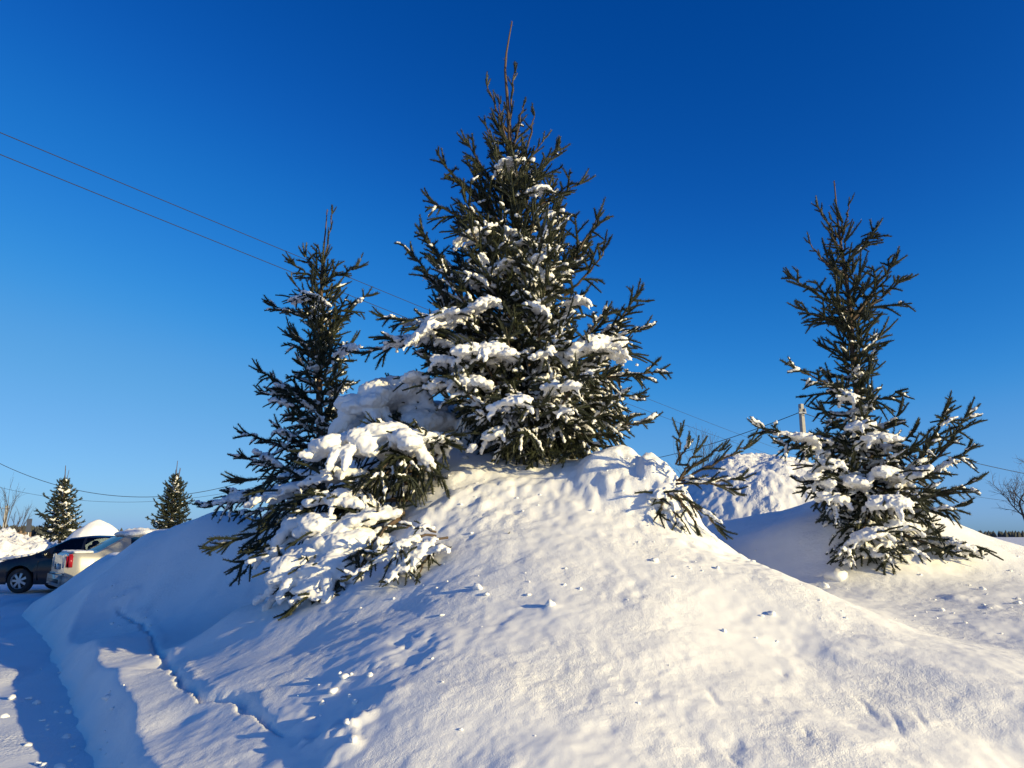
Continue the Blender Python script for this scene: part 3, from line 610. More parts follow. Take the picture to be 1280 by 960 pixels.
low_bush('spruce_tree', 'low sprawling spruce pressed flat by snow on the left of the mound', lb,
  [((540,590,8.3),(283,600,8.2),.0,.25,.35,dict(max_side=.3,bare=.3)),((540,580,8.3),(360,575,8.3),-.1,.5,.5),((540,560,8.3),(410,560,8.0),-.15,.7,.6),((540,560,8.2),(470,530,7.8),-.15,.8,.7),((545,560,8.2),(530,545,7.6),-.2,.8,.9),
   ((545,570,8.1),(560,550,7.6),-.2,.5,.9,dict(max_side=.45)),((540,575,8.1),(545,600,7.3),-.25,.2,1.1,dict(max_side=.45)),((535,575,8.1),(505,600,7.2),-.3,.25,1.1,dict(max_side=.45)),((530,580,8.1),(470,600,7.2),-.25,.35,1.0,dict(max_side=.45)),((525,590,8.1),(440,610,7.3),-.15,.7,.7),((525,595,8.1),(400,620,7.4),-.1,.8,.6),
   ((520,600,8.0),(370,640,7.5),-.1,.6,.6),((520,605,8.0),(318,655,7.7),-.1,.4,.5,dict(max_side=.4)),((510,620,7.9),(300,690,7.6),-.1,.4,.35,dict(bare=.3,max_side=.4)),((510,625,7.8),(264,688,7.7),-.08,.15,.2,dict(bare=.45,max_side=.3)),
   ((500,640,7.7),(280,716,7.5),-.1,.2,.3,dict(bare=.45,max_side=.3)),((500,645,7.6),(345,735,7.0),-.15,.7,.5,dict(bare=.3)),((500,650,7.5),(355,775,6.75),-.2,.5,.4,dict(bare=.35,max_side=.4)),((500,650,7.5),(395,750,6.8),-.2,.6,.5,dict(bare=.3)),((505,640,7.5),(430,735,6.9),-.2,.6,.6,dict(bare=.3)),
   ((530,560,8.6),(455,500,8.8),-.1,.5,.5),((540,560,8.7),(490,480,8.9),-.1,.7,.5),((550,560,8.7),(520,485,8.9),-.1,.7,.5)],
  41, [(470,540,7.75,.5,.3,.15,1),(410,692,7.15,.46,.33,.17,1),(430,655,7.35,.35,.25,.16),(450,545,7.7,.42,.25,.13,1),(510,545,7.7,.34,.22,.12),(420,590,7.7,.3,.2,.12),(400,700,7.25,.42,.28,.16),(440,676,7.25,.34,.25,.15,1),(385,722,6.95,.22,.18,.11,1),(390,650,7.45,.3,.25,.14,1),(395,740,6.75,.18,.12,.08),(482,492,8.8,.36,.32,.20,1),(505,484,8.9,.30,.3,.18,1),(460,505,8.75,.26,.22,.18,1),(470,640,7.4,.25,.2,.14),(360,610,8.0,.3,.22,.12),(545,545,7.9,.2,.2,.10),(430,620,7.5,.3,.2,.16),(530,522,8.9,.5,.4,.22,1),(350,690,7.4,.2,.14,.1)],
  kw=dict(rad=.033, dens=400, wid=.0056, spacing=.12))
# --- boughs poking out of the bank
c = cast(548, 690); low_bush('spruce_bough', 'small spruce bough with drooping twigs poking out of the mound front, low centre-left', c,
  [((560,672,6.75),(432,722,6.35),-.1,.25,.5,dict(max_side=.22,r0=.012)),((545,670,6.7),(470,690,6.35),-.1,.25,.4,dict(max_side=.2,r0=.012)),((545,665,6.7),(495,660,6.5),-.1,.4,.3,dict(max_side=.2,r0=.01)),((550,680,6.6),(485,728,6.3),-.15,.3,.6,dict(max_side=.2,r0=.01)),((550,680,6.6),(520,725,6.3),-.15,.3,.7,dict(max_side=.2,r0=.01))],
  43, [(520,690,6.45,.15,.12,.07),(545,685,6.45,.12,.1,.06),(450,712,6.35,.07,.05,.035),(500,680,6.5,.12,.1,.05)], kw=dict(rad=.02, tiplen=.16, spacing=.08), voxel=.013)
c = P(845, 630, 7.05); c[2] = Hg(c[0], c[1]); low_bush('spruce_bough', 'fan of spruce twigs sticking out of the snow block right of the tall spruce', c,
  [((848,600,7.2),(940,553,7.1),.0,.0,.2,dict(max_side=.25,bare=.2)),((848,600,7.15),(903,560,7.0),.0,.05,.1,dict(max_side=.2)),((845,600,7.1),(926,598,7.0),.0,.05,.3,dict(max_side=.22)),((845,605,7.1),(916,613,6.95),.0,.05,.4,dict(max_side=.25)),((842,612,7.05),(900,660,6.9),-.1,.15,.4,dict(max_side=.3)),((842,615,7.0),(875,665,6.85),-.1,.15,.5,dict(max_side=.3)),
   ((835,615,7.0),(848,655,6.8),-.1,.2,.6,dict(max_side=.25)),((848,575,7.2),(850,543,7.1),.0,.2,.0,dict(max_side=.1,sub=False)),((845,580,7.2),(860,557,7.0),.0,.3,.0,dict(max_side=.15,sub=False)),((830,610,7.05),(826,645,6.8),-.1,.2,.6,dict(max_side=.22)),((850,600,7.1),(870,563,7.0),0,.1,.1,dict(max_side=.15,sub=False))],
  47, [(848,612,7.0,.07,.06,.05)], kw=dict(rad=.026, tiplen=.22, spacing=.10, r0=.012, sub=False), voxel=.013)
c = cast(622, 668); c2 = P(634, 670, c[1] - .05); c3 = P(610, 676, c[1] + .02)
rng = np.random.default_rng(5); bt = make_bough(rng, c3, c2, r0=.005, snow=0, sub=False, forks=1, tiplen=.06, max_side=.06, rad=.014)
tw = empty('spruce_twig', c, 'tiny spruce twig lying on the sunlit mound front', 'twig'); link('stem', bt.wood.mesh('stem', M['bark'], c), tw); link('needles', bt.leaf.mesh('needles', M['needle'], c, False), tw, kind='stuff')
c = cast(932, 668)
if c is not None:
    c2 = P(942, 672, c[1] - .04)
    bt = make_bough(rng, c, c2, r0=.006, snow=0, sub=False, forks=1, tiplen=.06, max_side=.06, rad=.014)
    tw = empty('spruce_twig', c, 'tiny spruce twig lying in the blue shaded hollow', 'twig'); link('stem', bt.wood.mesh('stem', M['bark'], c), tw); link('needles', bt.leaf.mesh('needles', M['needle'], c, False), tw, kind='stuff')

# --- small spruces beyond the parked cars
def far_spruce(px, top, bot, d, wpx, seed, label, lean=0, tops=3, sn=.3, nb=150):
    rng = np.random.default_rng(seed); b0 = P(px, bot, d); t0 = P(px + lean, top, d); base = np.array((b0[0], d, 0.0)); h = t0[2]; rw = wpx / F * d * .5
    root = empty('spruce_tree', base, label, 'tree', 'small spruces beyond the parked cars')
    tr = Acc(); tube(tr, np.array([base, base + (0, 0, h * .5), t0]), np.array([.07, .045, .012]), 6)
    wood = Acc(); leaf = Acc(); blobs = []
    for k in range(tops - 1):
        a = rng.uniform(0, 6.28); p = t0 + np.array((math.cos(a) * .1, 0, -h * .2)); tube(tr, np.array([t0 - (0, 0, h * .22), p, t0 + np.array((math.cos(a) * .16, .05, -h * rng.uniform(.02, .09)))]), np.array([.02, .018, .01]), 4)
    z0 = b0[2] - .1; ga = 0
    for i in range(nb):
        f = (i + .5) / nb; z = h * .86 + (z0 - h * .86) * f; ga += 2.4; rr = rw * (f ** .75) * rng.uniform(.5, 1.15) * (1 + .16 * math.sin(f * 21 + seed)); 
        r_ = np.array((base[0] + (t0[0] - base[0]) * (z / h), d, z - rr * .15)); tp = r_ + np.array((math.cos(ga) * rr, math.sin(ga) * rr, rr * (.7 - .6 * f)))
        bb = make_bough(rng, r_, tp, sag=.1, r0=.015, hang=.3, rad=.06, dens=120, wid=.017, spacing=.16, side_len=.4, max_side=.3, snow=sn, sub=True, sub_sp=.16, forks=2, tiplen=.16)
        if bb.wood.n: wood.add(np.vstack(bb.wood.v), np.vstack(bb.wood.q), np.vstack(bb.wood.t))
        leaf.add(np.vstack(bb.leaf.v), np.vstack(bb.leaf.q), np.vstack(bb.leaf.t))
        blobs += [(c, dd, al * 1.5, ac * 1.5, hi * 1.3) for c, dd, al, ac, hi in bb.blobs if rng.random() < .6]
    link('trunk', tr.mesh('trunk', M['bark'], base), root)
    cr = link('crown', wood.mesh('crown', M['bark'], base), root)
    link('needles', leaf.mesh('needles', M['needle_far'], base, False), cr, kind='stuff')
    add_snow('snow_load', blobs, base, cr, rng, .045, disp=.05, smooth=2)
    return root
far_spruce(76, 582, 668, 33, 66, 51, 'bushy snow-flecked spruce beyond the dark car, leftmost spruce', 6, 3, .34, 120)
far_spruce(213, 576, 660, 36, 62, 53, 'snow-flecked spruce behind the bank right of the cream car', 9, 4, .18, 160)
bake_snow()

# ------------------------------------------------------------------ snow heaps in the distance
def heap(name, label, cx, cy, rx, ry, h, seed, rough, mat, res=90, rot=0.0, power=1.0, z0=-.1):
    u = np.linspace(-1.15, 1.15, res); x, y = np.meshgrid(u, u); q = np.sqrt(x * x + y * y)
    wx, wy = x * rx, y * ry; z = h * np.clip(1 - q**2, 0, None)**power * (1 + .12 * fbm(wx, wy, rx * .6, 3, off=seed)) + rough * (np.abs(fbm(wx, wy, .7, 5, .6, off=seed + 1)) * 1.2 + np.abs(fbm(wx, wy, .22, 3, .6, off=seed + 2)) * .9 - .3) * sstep(1.1, .8, q)
    z = z + z0 * sstep(.9, 1.1, q)
    c, s = math.cos(rot), math.sin(rot); i = np.arange(res * res).reshape(res, res)
    qd = np.stack([i[:-1, :-1], i[:-1, 1:], i[1:, 1:], i[1:, :-1]], -1).reshape(-1, 4)
    o = link(name, mesh_np(name, np.stack([(wx * c - wy * s).ravel(), (wx * s + wy * c).ravel(), z.ravel()], 1), qd, [mat]), loc=(cx, cy, 0))
    return tag(o, label, 'snow heap')
# the ploughed pile behind the right hollow
pile_pts = [(870,585,18.0),(905,566,18.4),(940,562,18.6),(980,566,18.5),(1020,580,18.2)]
pc = P(950, 562, 18.6)
heap('snow_pile', 'rough ploughed snow pile behind the hollow between the two spruces', pc[0] + .3, 18.4, 4.6, 3.6, pc[2] - .1, 4, .11, M['pile_snow'], 230, power=.9)
heap('snow_pile', 'crumbly ploughed snow ridge behind the dark car', -19.5, 27.5, 4.8, 2.6, 1.55, 7, .30, M['pile_snow'], 130)
hp = P(122, 650, 27); heap('snow_pile', 'smooth rounded snow heap behind the dark car, right of its spruce', hp[0], 27, 1.5, 1.5, hp[2], 9, .02, M['snow'], 70, power=.8)
hp = P(170, 660, 31); heap('snow_pile', 'low snow ridge beyond the cream car roof', hp[0], 31, 3.2, 1.6, hp[2] - .1, 12, .12, M['pile_snow'], 80, power=.7)
heap('snow_pile', 'low shaded snow ridge at the far left edge of the car park', -30, 38, 6.5, 2.0, 1.25, 14, .2, M['pile_snow'], 80)
hp = P(255, 648, 30); heap('snow_pile', 'small snow heap under the right background spruce', hp[0], 32, 2.0, 1.2, 1.9, 15, .15, M['pile_snow'], 60)

# ------------------------------------------------------------------ far wood
def forest(name, label, x0, x1, y, h, seed, hill=0.0):
    rg = np.random.default_rng(seed); n = 900; acc = Acc()
    for k in range(n):
        x = x0 + (x1 - x0) * rg.random(); yy = y + rg.uniform(0, 60); hh = h * rg.uniform(.7, 1.1) ; b = hill * math.exp(-((x - (x0 + x1) / 2) / (.33 * (x1 - x0)))**2); r = h * .28
        t = np.array([(x, yy, 0), (x, yy, b + hh * .25), (x, yy, b + hh * .7), (x, yy, b + hh)]); tube(acc, t, np.array([r, r, r * .55, .05]), 5)
    o = link(name, acc.mesh(name, M['forest'], np.zeros(3), False), kind='stuff'); return tag(o, label, 'forest')
forest('forest', 'distant dark wooded hill at the far left horizon', -560, -250, 430, 6.0, 3, 3.0)
forest('forest', 'distant dark strip of wood at the right horizon', 180, 560, 430, 3.8, 5, .0)

# ------------------------------------------------------------------ bare trees
def bare_tree(name, label, base, h, spread, seed, levels=5, trunk_r=.12, trunk_f=.25, lean=(0, 0), group=None):
    rng = np.random.default_rng(seed); acc = Acc(); tr = Acc(); base = np.array(base, float)
    root = empty(name, base, label, 'tree', group)
    def grow(p, d, l, r, lv):
        n = 5; q = [p]; dd = d.copy()
        for _ in range(n - 1):
            dd = unit(dd + rng.standard_normal(3) * .13 + np.array((0, 0, .04))); q.append(q[-1] + dd * l / (n - 1))
        q = np.array(q); tube(acc if lv < levels else tr, q, np.linspace(r, r * .6, n), 5 if lv > 1 else 3)
        if lv == 0: return
        for k in range(rng.integers(3, 6)):
            i = rng.integers(1, n) if k else n - 1; sd_ = rng.standard_normal(3); sd_ -= sd_ @ dd * dd
            d2 = unit(dd + unit(sd_) * rng.uniform(.5, 1.1) * spread); grow(q[i], d2, l * rng.uniform(.55, .8), r * .55, lv - 1)
    grow(base - (0, 0, .1), unit(np.array((lean[0], lean[1], 1.0))), h * trunk_f, trunk_r, levels)
    link('trunk', tr.mesh('trunk', M['bare'], base), root); link('crown', acc.mesh('crown', M['bare'], base), root)
    return root
b = P(1288, 668, 32); bare_tree('bare_tree', 'bare leafless tree at the right edge beyond the bank', (b[0], 32, 0), 7.6, .95, 8, 5, .10, .26)
b = P(868, 640, 26); bare_tree('bare_shrub', 'thin bare shrub behind the snow block, right of the tall spruce', (b[0], 25, 0), 4.9, .6, 12, 4, .05, .42)
for k, (px, top, d, nm) in enumerate([(3,575,75,'leftmost thin bare birch at the far left edge'),(16,612,78,'second thin bare birch from the left edge beside the fence'),(24,628,80,'short thin bare birch nearest the left background spruce')]):
    b = P(px, 668, d); t = P(px, top, d); bare_tree('bare_tree', nm, (b[0], d, 0), t[2] * .62, .14, 20 + k, 3, .06, .62, group='thin bare birches at far left')

# ------------------------------------------------------------------ poles, wires, fence, sign
def box(bm, cx, cy, cz, sx, sy, sz, tap=1.0):
    v = [bm.verts.new((cx + a * sx / 2 * (tap if c > 0 else 1), cy + b * sy / 2 * (tap if c > 0 else 1), cz + c * sz / 2)) for c in (-1, 1) for a, b in ((-1, -1), (1, -1), (1, 1), (-1, 1))]
    for f in ((3, 2, 1, 0), (4, 5, 6, 7), (0, 1, 5, 4), (1, 2, 6, 5), (2, 3, 7, 6), (3, 0, 4, 7)): bm.faces.new([v[i] for i in f])
def bm_obj(name, bm, mat, parent=None, loc=None, bevel=0, smooth=False):
    if bevel: bmesh.ops.bevel(bm, geom=bm.edges[:], offset=bevel, segments=2, affect='EDGES')
    bmesh.ops.recalc_face_normals(bm, faces=bm.faces[:])
    me = bpy.data.meshes.new(name); bm.to_mesh(me); bm.free(); me.materials.append(mat)
    for p in me.polygons: p.use_smooth = smooth
    return link(name, me, parent, loc)
def pole(px, top, d, w, label, arm=False):
    t = P(px, top, d); base = (t[0], d, 0); root = empty('utility_pole', base, label, 'pole')
    bm = bmesh.new(); box(bm, 0, 0, t[2] / 2 - .1, w * 1.5, w * 1.5, t[2] + .2, .66); bm_obj('shaft', bm, M['concrete'], root, bevel=.012).rotation_euler.z = .35
    bm = bmesh.new(); box(bm, 0, -w * .62, t[2] - .38, .9 if arm else .30, .07, .07); bm_obj('crossarm', bm, M['steel'], root)
    for s in (-1, 1):
        bm = bmesh.new(); bmesh.ops.create_cone(bm, cap_ends=True, segments=10, radius1=.045, radius2=.03, depth=.14); o = bm_obj('insulator', bm, M['concrete'], root, (s * (.4 if arm else .11), -w * .62, t[2] - .275), smooth=True)
    return t
pt = pole(1001, 505, 30, .16, 'concrete utility pole showing above the boughs left of the leaning spruce')
pl = pole(9, 632, 90, .26, 'far thin utility pole with crossarm at the left edge', True)
def wire(label, a, b, sag, r=.011, n=40):
    t = np.linspace(0, 1, n)[:, None]; p = a * (1 - t) + b * t; p[:, 2] -= (4 * sag * t * (1 - t))[:, 0]
    acc = Acc(); tube(acc, p, np.full(n, r), 5); base = p[0].copy()
    o = link('power_line', acc.mesh('power_line', M['wire'], base), loc=base); return tag(o, label, 'wire', 'overhead wires')
wire('upper of the two long wires crossing the sky behind the tall spruce', P(-160, 99, 14), P(1000, 571, 75), .25)
wire('lower of the two long wires crossing the sky behind the tall spruce', P(-160, 128, 14), P(1000, 580, 75), .42)
at_p = P(998, 516, 29.8)
wire('black wire running left from the concrete utility pole', at_p, P(790, 578, 44), .25, .016)
wire('black wire running right from the concrete utility pole', P(1003, 516, 29.8), P(1330, 601, 33), .25, .014)
wire('thin lower wire right of the leaning spruce', P(1100, 600, 60), P(1330, 634, 60), .2, .012)
wire('upper sagging wire across the two background spruces', P(-60, 545, 45), P(330, 594, 45), 2.35, .017)
wire('lower sagging wire across the two background spruces', P(-60, 592, 60), P(330, 606, 60), 1.8, .012)
# sign back on a post
t = P(38, 648, 60); root = empty('road_sign', (t[0], 60, 0), 'narrow dark road sign on a thin post at far left', 'sign')
acc = Acc(); tube(acc, np.array([(0, 0, -.1), (0, 0, 1.2), (0, 0, t[2] - .05)]), np.full(3, .045), 8); link('post', acc.mesh('post', M['steel'], np.zeros(3)), root)
bm = bmesh.new(); box(bm, 0, -.07, t[2] - .55, .42, .03, 1.05); bm_obj('plate', bm, M['sign'], root, bevel=.01)
# board fence far left
root = empty('board_fence', (P(25, 668, 68)[0], 68, 0), 'brown board fence under the birches at far left', 'fence')
for k in range(22):
    bm = bmesh.new(); hh = 1.55 + .35 * ((k * 7) % 5) / 5; box(bm, -3.6 + k * .215, 0, hh / 2 - .05, .16, .03, hh + .1); bm_obj('board', bm, M['fence'], root)
for z in (.5, 1.2):
    bm = bmesh.new(); box(bm, -1.3, .045, z, 4.9, .05, .09); bm_obj('rail', bm, M['fence'], root)

# ------------------------------------------------------------------ cars
M['black_paint'] = simple_mat('black_paint', (0.006, 0.007, 0.013), .22, coat=.15)
M['cream_paint'] = simple_mat('cream_paint', (0.30, 0.29, 0.265), .34, metal=.25, coat=.4)
M['tyre'] = simple_mat('tyre_rubber', (0.018, 0.018, 0.02), .8)
M['rim'] = simple_mat('rim_alloy', (0.45, 0.46, 0.48), .35, metal=.7)
M['trim'] = simple_mat('dark_trim', (0.02, 0.02, 0.022), .5)
M['lamp_red'] = simple_mat('tail_lamp_red', (0.28, 0.010, 0.012), .15, coat=.5)
M['lamp_clear'] = simple_mat('lamp_clear', (0.45, 0.45, 0.45), .12, coat=.5)
M['chrome'] = simple_mat('mirror_chrome', (.6, .6, .6), .1, metal=1)
def glass_mat():
    m = bpy.data.materials.new('car_glass'); m.use_nodes = True; n = m.node_tree.nodes; l = m.node_tree.links; n.clear()
    o = n.new('ShaderNodeOutputMaterial'); mx = n.new('ShaderNodeMixShader'); t = n.new('ShaderNodeBsdfTransparent'); g = n.new('ShaderNodeBsdfGlossy'); f = n.new('ShaderNodeFresnel')
    t.inputs[0].default_value = (.42, .47, .47, 1); g.inputs['Roughness'].default_value = .03; f.inputs[0].default_value = 1.5
    l.new(f.outputs[0], mx.inputs[0]); l.new(t.outputs[0], mx.inputs[1]); l.new(g.outputs[0], mx.inputs[2]); l.new(mx.outputs[0], o.inputs[0]); return m
M['glass'] = glass_mat()
def car(name, label, prof, paint, loc, heading, snow):
    """x from 0 (front) to -L (rear) in car space; right side is -y"""
    root = empty(name, loc, label, 'car'); root.rotation_euler.z = heading
    L = prof['L']; st = np.array(sorted(set(np.round(np.concatenate([np.linspace(0, L, 87), prof['marks']]), 4))))
    belt = np.interp(st, *zip(*prof['belt'])); roof = np.maximum(np.interp(st, *zip(*prof['roof'])), belt + .02)
    wid = np.interp(st, *zip(*prof['width'])); ghw = np.interp(roof - belt, [0.02, .45], [0.93, .72])
    zb = np.full(len(st), .22); rw = prof['wheel_r'] + .05
    zb = np.where(st < .25, .22 + (.25 - st) * .4, zb); zb = np.where(st > L - .25, .25 + (st - L + .25) * .5, zb)
    for wx in prof['wheels']:
        q = np.abs(st - wx); a = np.sqrt(np.clip(rw**2 - q**2, 0, None)) + prof['wheel_r'] - .0
        zb = np.where(q < rw, np.maximum(zb, a), zb)
    rows = []
    for i in range(len(st)):
        w, b_, r_, z0 = wid[i], belt[i], roof[i], zb[i]; wr = w * ghw[i]; zm = max(z0 + .02, .55 if z0 < .5 else z0 + .03)
        zm2 = max(zm + .02, b_ - .10)
        half = [(w * .93, z0), (w, zm), (w * .985, zm2), (w * .94, b_), (wr * 1.0, r_ - min(.05, (r_ - b_) * .3)), (wr * .90, r_ - .012), (wr * .45, r_ + .008), (0, r_ + .014)]
        rows.append([(-st[i], y, z) for y, z in half] + [(-st[i], -y, z) for y, z in half[-2::-1]])
    k = len(rows[0]); V = np.array(rows).reshape(-1, 3); body = []; side = []; screen = []
    for i in range(len(st) - 1):
        xm = (st[i] + st[i + 1]) / 2
        for j in range(k - 1):
            f = (i * k + j, (i + 1) * k + j, (i + 1) * k + j + 1, i * k + j + 1)
            jj = j if j < 7 else k - 2 - j
            if jj == 3 and any(a < xm < b for a, b in prof['side_win']): side.append((j < 7, [q for q, (a, b) in enumerate(prof['side_win']) if a < xm < b][0], f)); continue
            if jj >= 5 and any(a < xm < b for a, b in prof['screens']): screen.append(([q for q, (a, b) in enumerate(prof['screens']) if a < xm < b][0], f)); continue
            body.append(f)
    cap = [tuple(range(k)), tuple((len(st) - 1) * k + j for j in range(k))[::-1]]
    me = bpy.data.meshes.new('body'); me.from_pydata(V.tolist(), [], body + cap); me.materials.append(paint); me.update()
    for p in me.polygons[:-2]: p.use_smooth = True
    o = link('body', me, root); m = o.modifiers.new('b', 'EDGE_SPLIT'); m.split_angle = R(35)
    def pane(nm, fs, par):
        us_ = sorted({q for f in fs for q in f}); mp = {q: n for n, q in enumerate(us_)}
        me = bpy.data.meshes.new(nm); me.from_pydata([V[q].tolist() for q in us_], [], [[mp[q] for q in f] for f in fs]); me.materials.append(M['glass'])
        for p in me.polygons: p.use_smooth = True
        link(nm, me, par)
    for s in (True, False):
        for q in range(len(prof['side_win'])): pane('side_window', [f for a, b_, f in side if a == s and b_ == q], root)
    for q in range(len(prof['screens'])): pane('windscreen' if q == 0 else 'rear_window', [f for a, f in screen if a == q], root)
    # floor pan and seats keep the cabin dark inside
    bm = bmesh.new(); box(bm, -L / 2, 0, .36, L * .9, 1.3, .22); bm_obj('underbody', bm, M['trim'], root)
    for sx in prof['seats']:
        for sy in (-.36, .36):
            bm = bmesh.new(); box(bm, -sx, sy, .62, .5, .48, .3); box(bm, -sx - .28, sy, .92, .14, .46, .62); box(bm, -sx - .30, sy, 1.27, .10, .24, .14); bm_obj('seat', bm, M['trim'], root, bevel=.03)
    wm = prof['wheel_r']
    for wx in prof['wheels']:
        for s in (-1, 1):
            wy = s * (np.interp(wx, *zip(*prof['width'])) - .11)
            acc = Acc(); th = np.linspace(0, 2 * math.pi, 33)[:-1]; prf = [(wm * .66, -.10), (wm * .93, -.105), (wm, -.07), (wm, .07), (wm * .93, .105), (wm * .66, .10)]
            v = np.array([(r * math.cos(a), y, r * math.sin(a)) for a in th for r, y in prf]); n = len(prf); i = np.arange(32 * n).reshape(32, n); q = np.stack([i, np.roll(i, -1, 0), np.roll(np.roll(i, -1, 0), -1, 1), np.roll(i, -1, 1)], -1)
            acc.add(v, q[:, :-1].reshape(-1, 4)); wo_ = link('wheel', acc.mesh('wheel', M['tyre'], np.zeros(3)), root, (-wx, wy, wm))
            bm = bmesh.new()
            for sp in range(7):
                a = sp * 2 * math.pi / 7; bm2 = [bm.verts.new((math.cos(a + da) * r, s * yy, math.sin(a + da) * r)) for r, da, yy in ((.05, -.5, .085), (.05, .5, .085), (wm * .62, .17, .07), (wm * .62, -.17, .07))]; bm.faces.new(bm2)
            rim_r = [(wm * .60, .06), (wm * .68, .10)]
            for a0, a1 in zip(th, np.roll(th, -1)): bm.faces.new([bm.verts.new((r * math.cos(a), s * y, r * math.sin(a))) for (r, y), a in ((rim_r[0], a0), (rim_r[1], a0), (rim_r[1], a1), (rim_r[0], a1))])
            bmesh.ops.create_circle(bm, cap_ends=True, radius=.07, segments=12, matrix=__import__('mathutils').Matrix.Translation((0, s * .09, 0)) @ __import__('mathutils').Matrix.Rotation(R(90), 4, 'X'))
            bm_obj('rim', bm, M['rim'], wo_)
            bm = bmesh.new(); bmesh.ops.create_circle(bm, cap_ends=True, radius=wm * .66, segments=24, matrix=__import__('mathutils').Matrix.Translation((0, s * .01, 0)) @ __import__('mathutils').Matrix.Rotation(R(90), 4, 'X')); bm_obj('hub_back', bm, M['trim'], wo_)
    for s in (-1, 1):
        wy = prof['width'][1][1]
        x, z = prof['mirror']; bm = bmesh.new(); box(bm, -x, s * (wy + .06), z, .12, .20, .13); bm_obj('mirror', bm, paint, root, bevel=.03, smooth=True)
        for hx in prof['handles']:
            bm = bmesh.new(); box(bm, -hx, s * (np.interp(hx, *zip(*prof['width'])) * .985 + .012), np.interp(hx, *zip(*prof['belt'])) - .13, .17, .03, .03); bm_obj('door_handle', bm, paint, root, bevel=.008)
        for dx in prof['doors']:   # door shut lines as thin dark strips
            bm = bmesh.new(); bz = np.interp(dx, *zip(*prof['belt'])); box(bm, -dx, s * (np.interp(dx, *zip(*prof['width'])) * .985 + .001), .32 + (bz - .45) / 2, .012, .02, bz - .45); bm_obj('door_seam', bm, M['trim'], root)
        for nm, mt, (x, y, z, sx, sy, sz) in prof['lamps']:
            bm = bmesh.new(); box(bm, -x, s * y, z, sx, sy, sz); bm_obj(nm, bm, M[mt], root, bevel=min(sx, sy, sz) * .3, smooth=True)
    for nm, mt, (x, y, z, sx, sy, sz) in prof['trim']:
        bm = bmesh.new(); box(bm, -x, y, z, sx, sy, sz); bm_obj(nm, bm, M[mt], root, bevel=min(sx, sz) * .2, smooth=True)
    rng = np.random.default_rng(99)
    for nm, lst in snow:
        add_snow(nm, [(np.array((-x, y, z)), np.array((1.0, 0, 0)), a, b_, c_) for x, y, z, a, b_, c_ in lst], np.zeros(3), root, rng, .03, disp=.04, smooth=3)
    return root
BLOBS.clear(); NEW.clear()
hatch = dict(L=4.25, wheel_r=.315, wheels=[.86, 3.48], marks=[1.05, 1.30, 1.75, 1.95, 2.2, 2.35, 3.2, 3.35, 3.9], belt=[(0, .62), (.08, .72), (.5, .84), (1.15, .95), (2.2, .97), (4.0, 1.03), (4.25, .95)],
  roof=[(0, .64), (.08, .74), (.5, .86), (1.08, .98), (1.95, 1.42), (2.4, 1.47), (3.1, 1.45), (3.7, 1.36), (4.15, 1.06), (4.25, .97)], width=[(0, .70), (.3, .84), (1.0, .87), (3.4, .87), (4.0, .83), (4.25, .72)],
  side_win=[(1.62, 2.36), (2.44, 3.2), (3.28, 3.62)], screens=[(1.14, 1.92), (3.74, 4.08)], seats=[2.2, 3.1], mirror=(1.52, 1.0), handles=[2.2, 3.05], doors=[1.32, 2.40, 3.3],
  lamps=[('headlight', 'lamp_clear', (.16, .62, .66, .34, .30, .16)), ('tail_lamp', 'lamp_red', (4.17, .66, .86, .12, .24, .3))], trim=[('front_bumper', 'trim', (.03, 0, .42, .10, 1.3, .16)), ('rear_bumper', 'black_paint', (4.22, 0, .45, .12, 1.5, .22)), ('number_plate', 'lamp_clear', (-.03, 0, .45, .03, .5, .11))])
sx = [('hood_snow', [(.3 + .18 * i, .16 * j, .85 + .075 * i * .35 + .01, .14, .14, .05) for i in range(5) for j in range(-4, 5)]),
      ('window_ledge_snow', [(1.55 + .1 * i, -.83, 1.0, .09, .04, .03) for i in range(5)] + [(1.45, -.93, 1.09, .08, .09, .03)]),
      ('wiper_snow', [(1.18, -.6 + .15 * i, 1.03, .10, .10, .04) for i in range(9)])]
fx = P(25, 722, 20.0)
car('parked_car', 'black hatchback facing left with snow on its bonnet at the left edge', hatch, M['black_paint'], (fx[0] - .86, 20.0 + .80, 0), math.pi, sx)
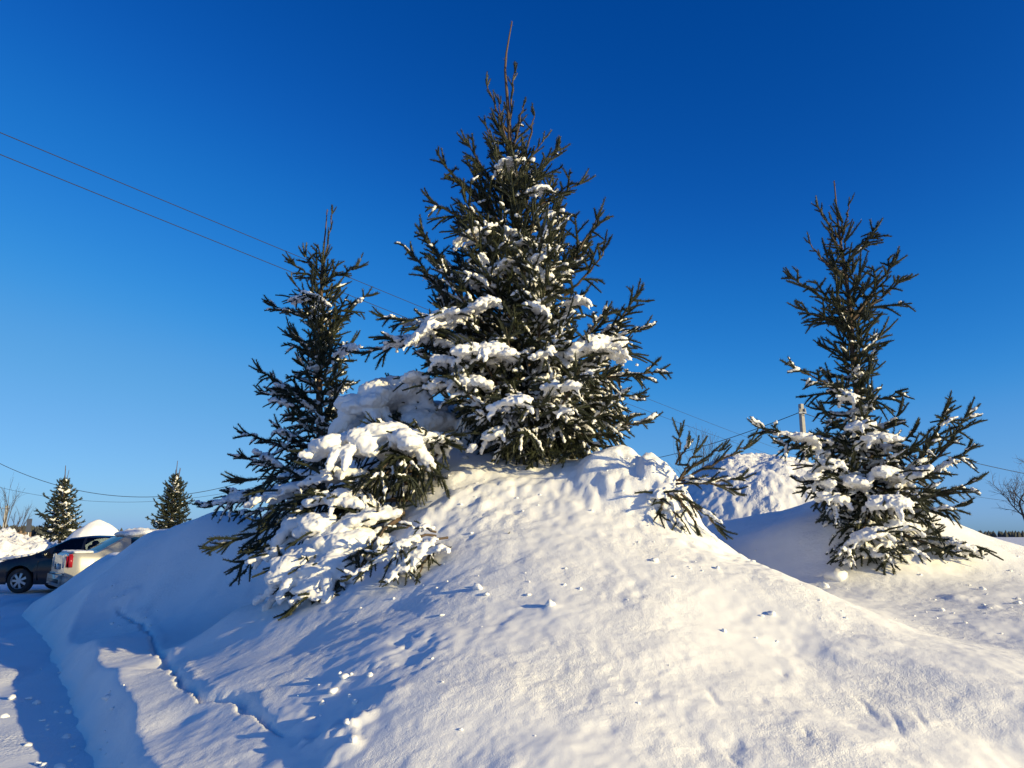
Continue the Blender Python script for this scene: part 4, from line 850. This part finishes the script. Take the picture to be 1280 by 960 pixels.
sedan = dict(L=4.29, wheel_r=.31, wheels=[.82, 3.45], marks=[1.05, 1.30, 1.75, 1.95, 2.2, 2.35, 3.2, 3.35, 3.9], belt=[(0, .62), (.08, .74), (.5, .88), (1.1, .98), (2.2, 1.01), (3.4, 1.06), (4.1, 1.09), (4.29, 1.02)],
  roof=[(0, .64), (.08, .76), (.5, .90), (1.05, 1.0), (1.85, 1.46), (2.3, 1.52), (2.9, 1.50), (3.15, 1.44), (3.72, 1.10), (4.1, 1.115), (4.29, 1.04)], width=[(0, .72), (.3, .84), (1.0, .87), (3.4, .87), (4.05, .85), (4.29, .78)],
  side_win=[(1.58, 2.24), (2.32, 2.98)], screens=[(1.12, 1.82), (3.10, 3.66)], seats=[2.1, 3.0], mirror=(1.5, 1.05), handles=[2.12, 2.95], doors=[1.25, 2.28, 3.15],
  lamps=[('headlight', 'lamp_clear', (.14, .66, .68, .30, .28, .2)), ('tail_lamp', 'lamp_red', (4.19, .765, .92, .16, .14, .32)), ('reversing_lamp', 'lamp_clear', (4.27, .60, .92, .05, .18, .30))],
  trim=[('rear_bumper', 'cream_paint', (4.25, 0, .52, .22, 1.60, .30)), ('bumper_strip', 'trim', (4.345, 0, .50, .05, 1.3, .10)), ('front_bumper', 'cream_paint', (.02, 0, .5, .14, 1.4, .25)), ('number_plate', 'lamp_clear', (4.30, 0, .80, .03, .52, .12))])
sn = [('roof_snow', [(2.0 + .16 * i, .15 * j, 1.53 + .02 * math.cos(j * .35) - (.03 if i in (0, 6) else 0), .16, .16, .07) for i in range(7) for j in range(-3, 4)]),
      ('boot_snow', [(3.82 + .12 * i, .16 * j, 1.12, .12, .14, .028) for i in range(3) for j in range(-4, 5)])]
a = R(40); cr = np.array((-9.62, 16.4)); hd = np.array((math.cos(a), math.sin(a))); rt = np.array((math.sin(a), -math.cos(a)))
fr = cr - rt * .86 + hd * 4.29
car('parked_car', 'cream saloon with red tail lamp and snow on its roof, half hidden by the bank', sedan, M['cream_paint'], (fr[0], fr[1], 0), a, sn)
bake_snow()
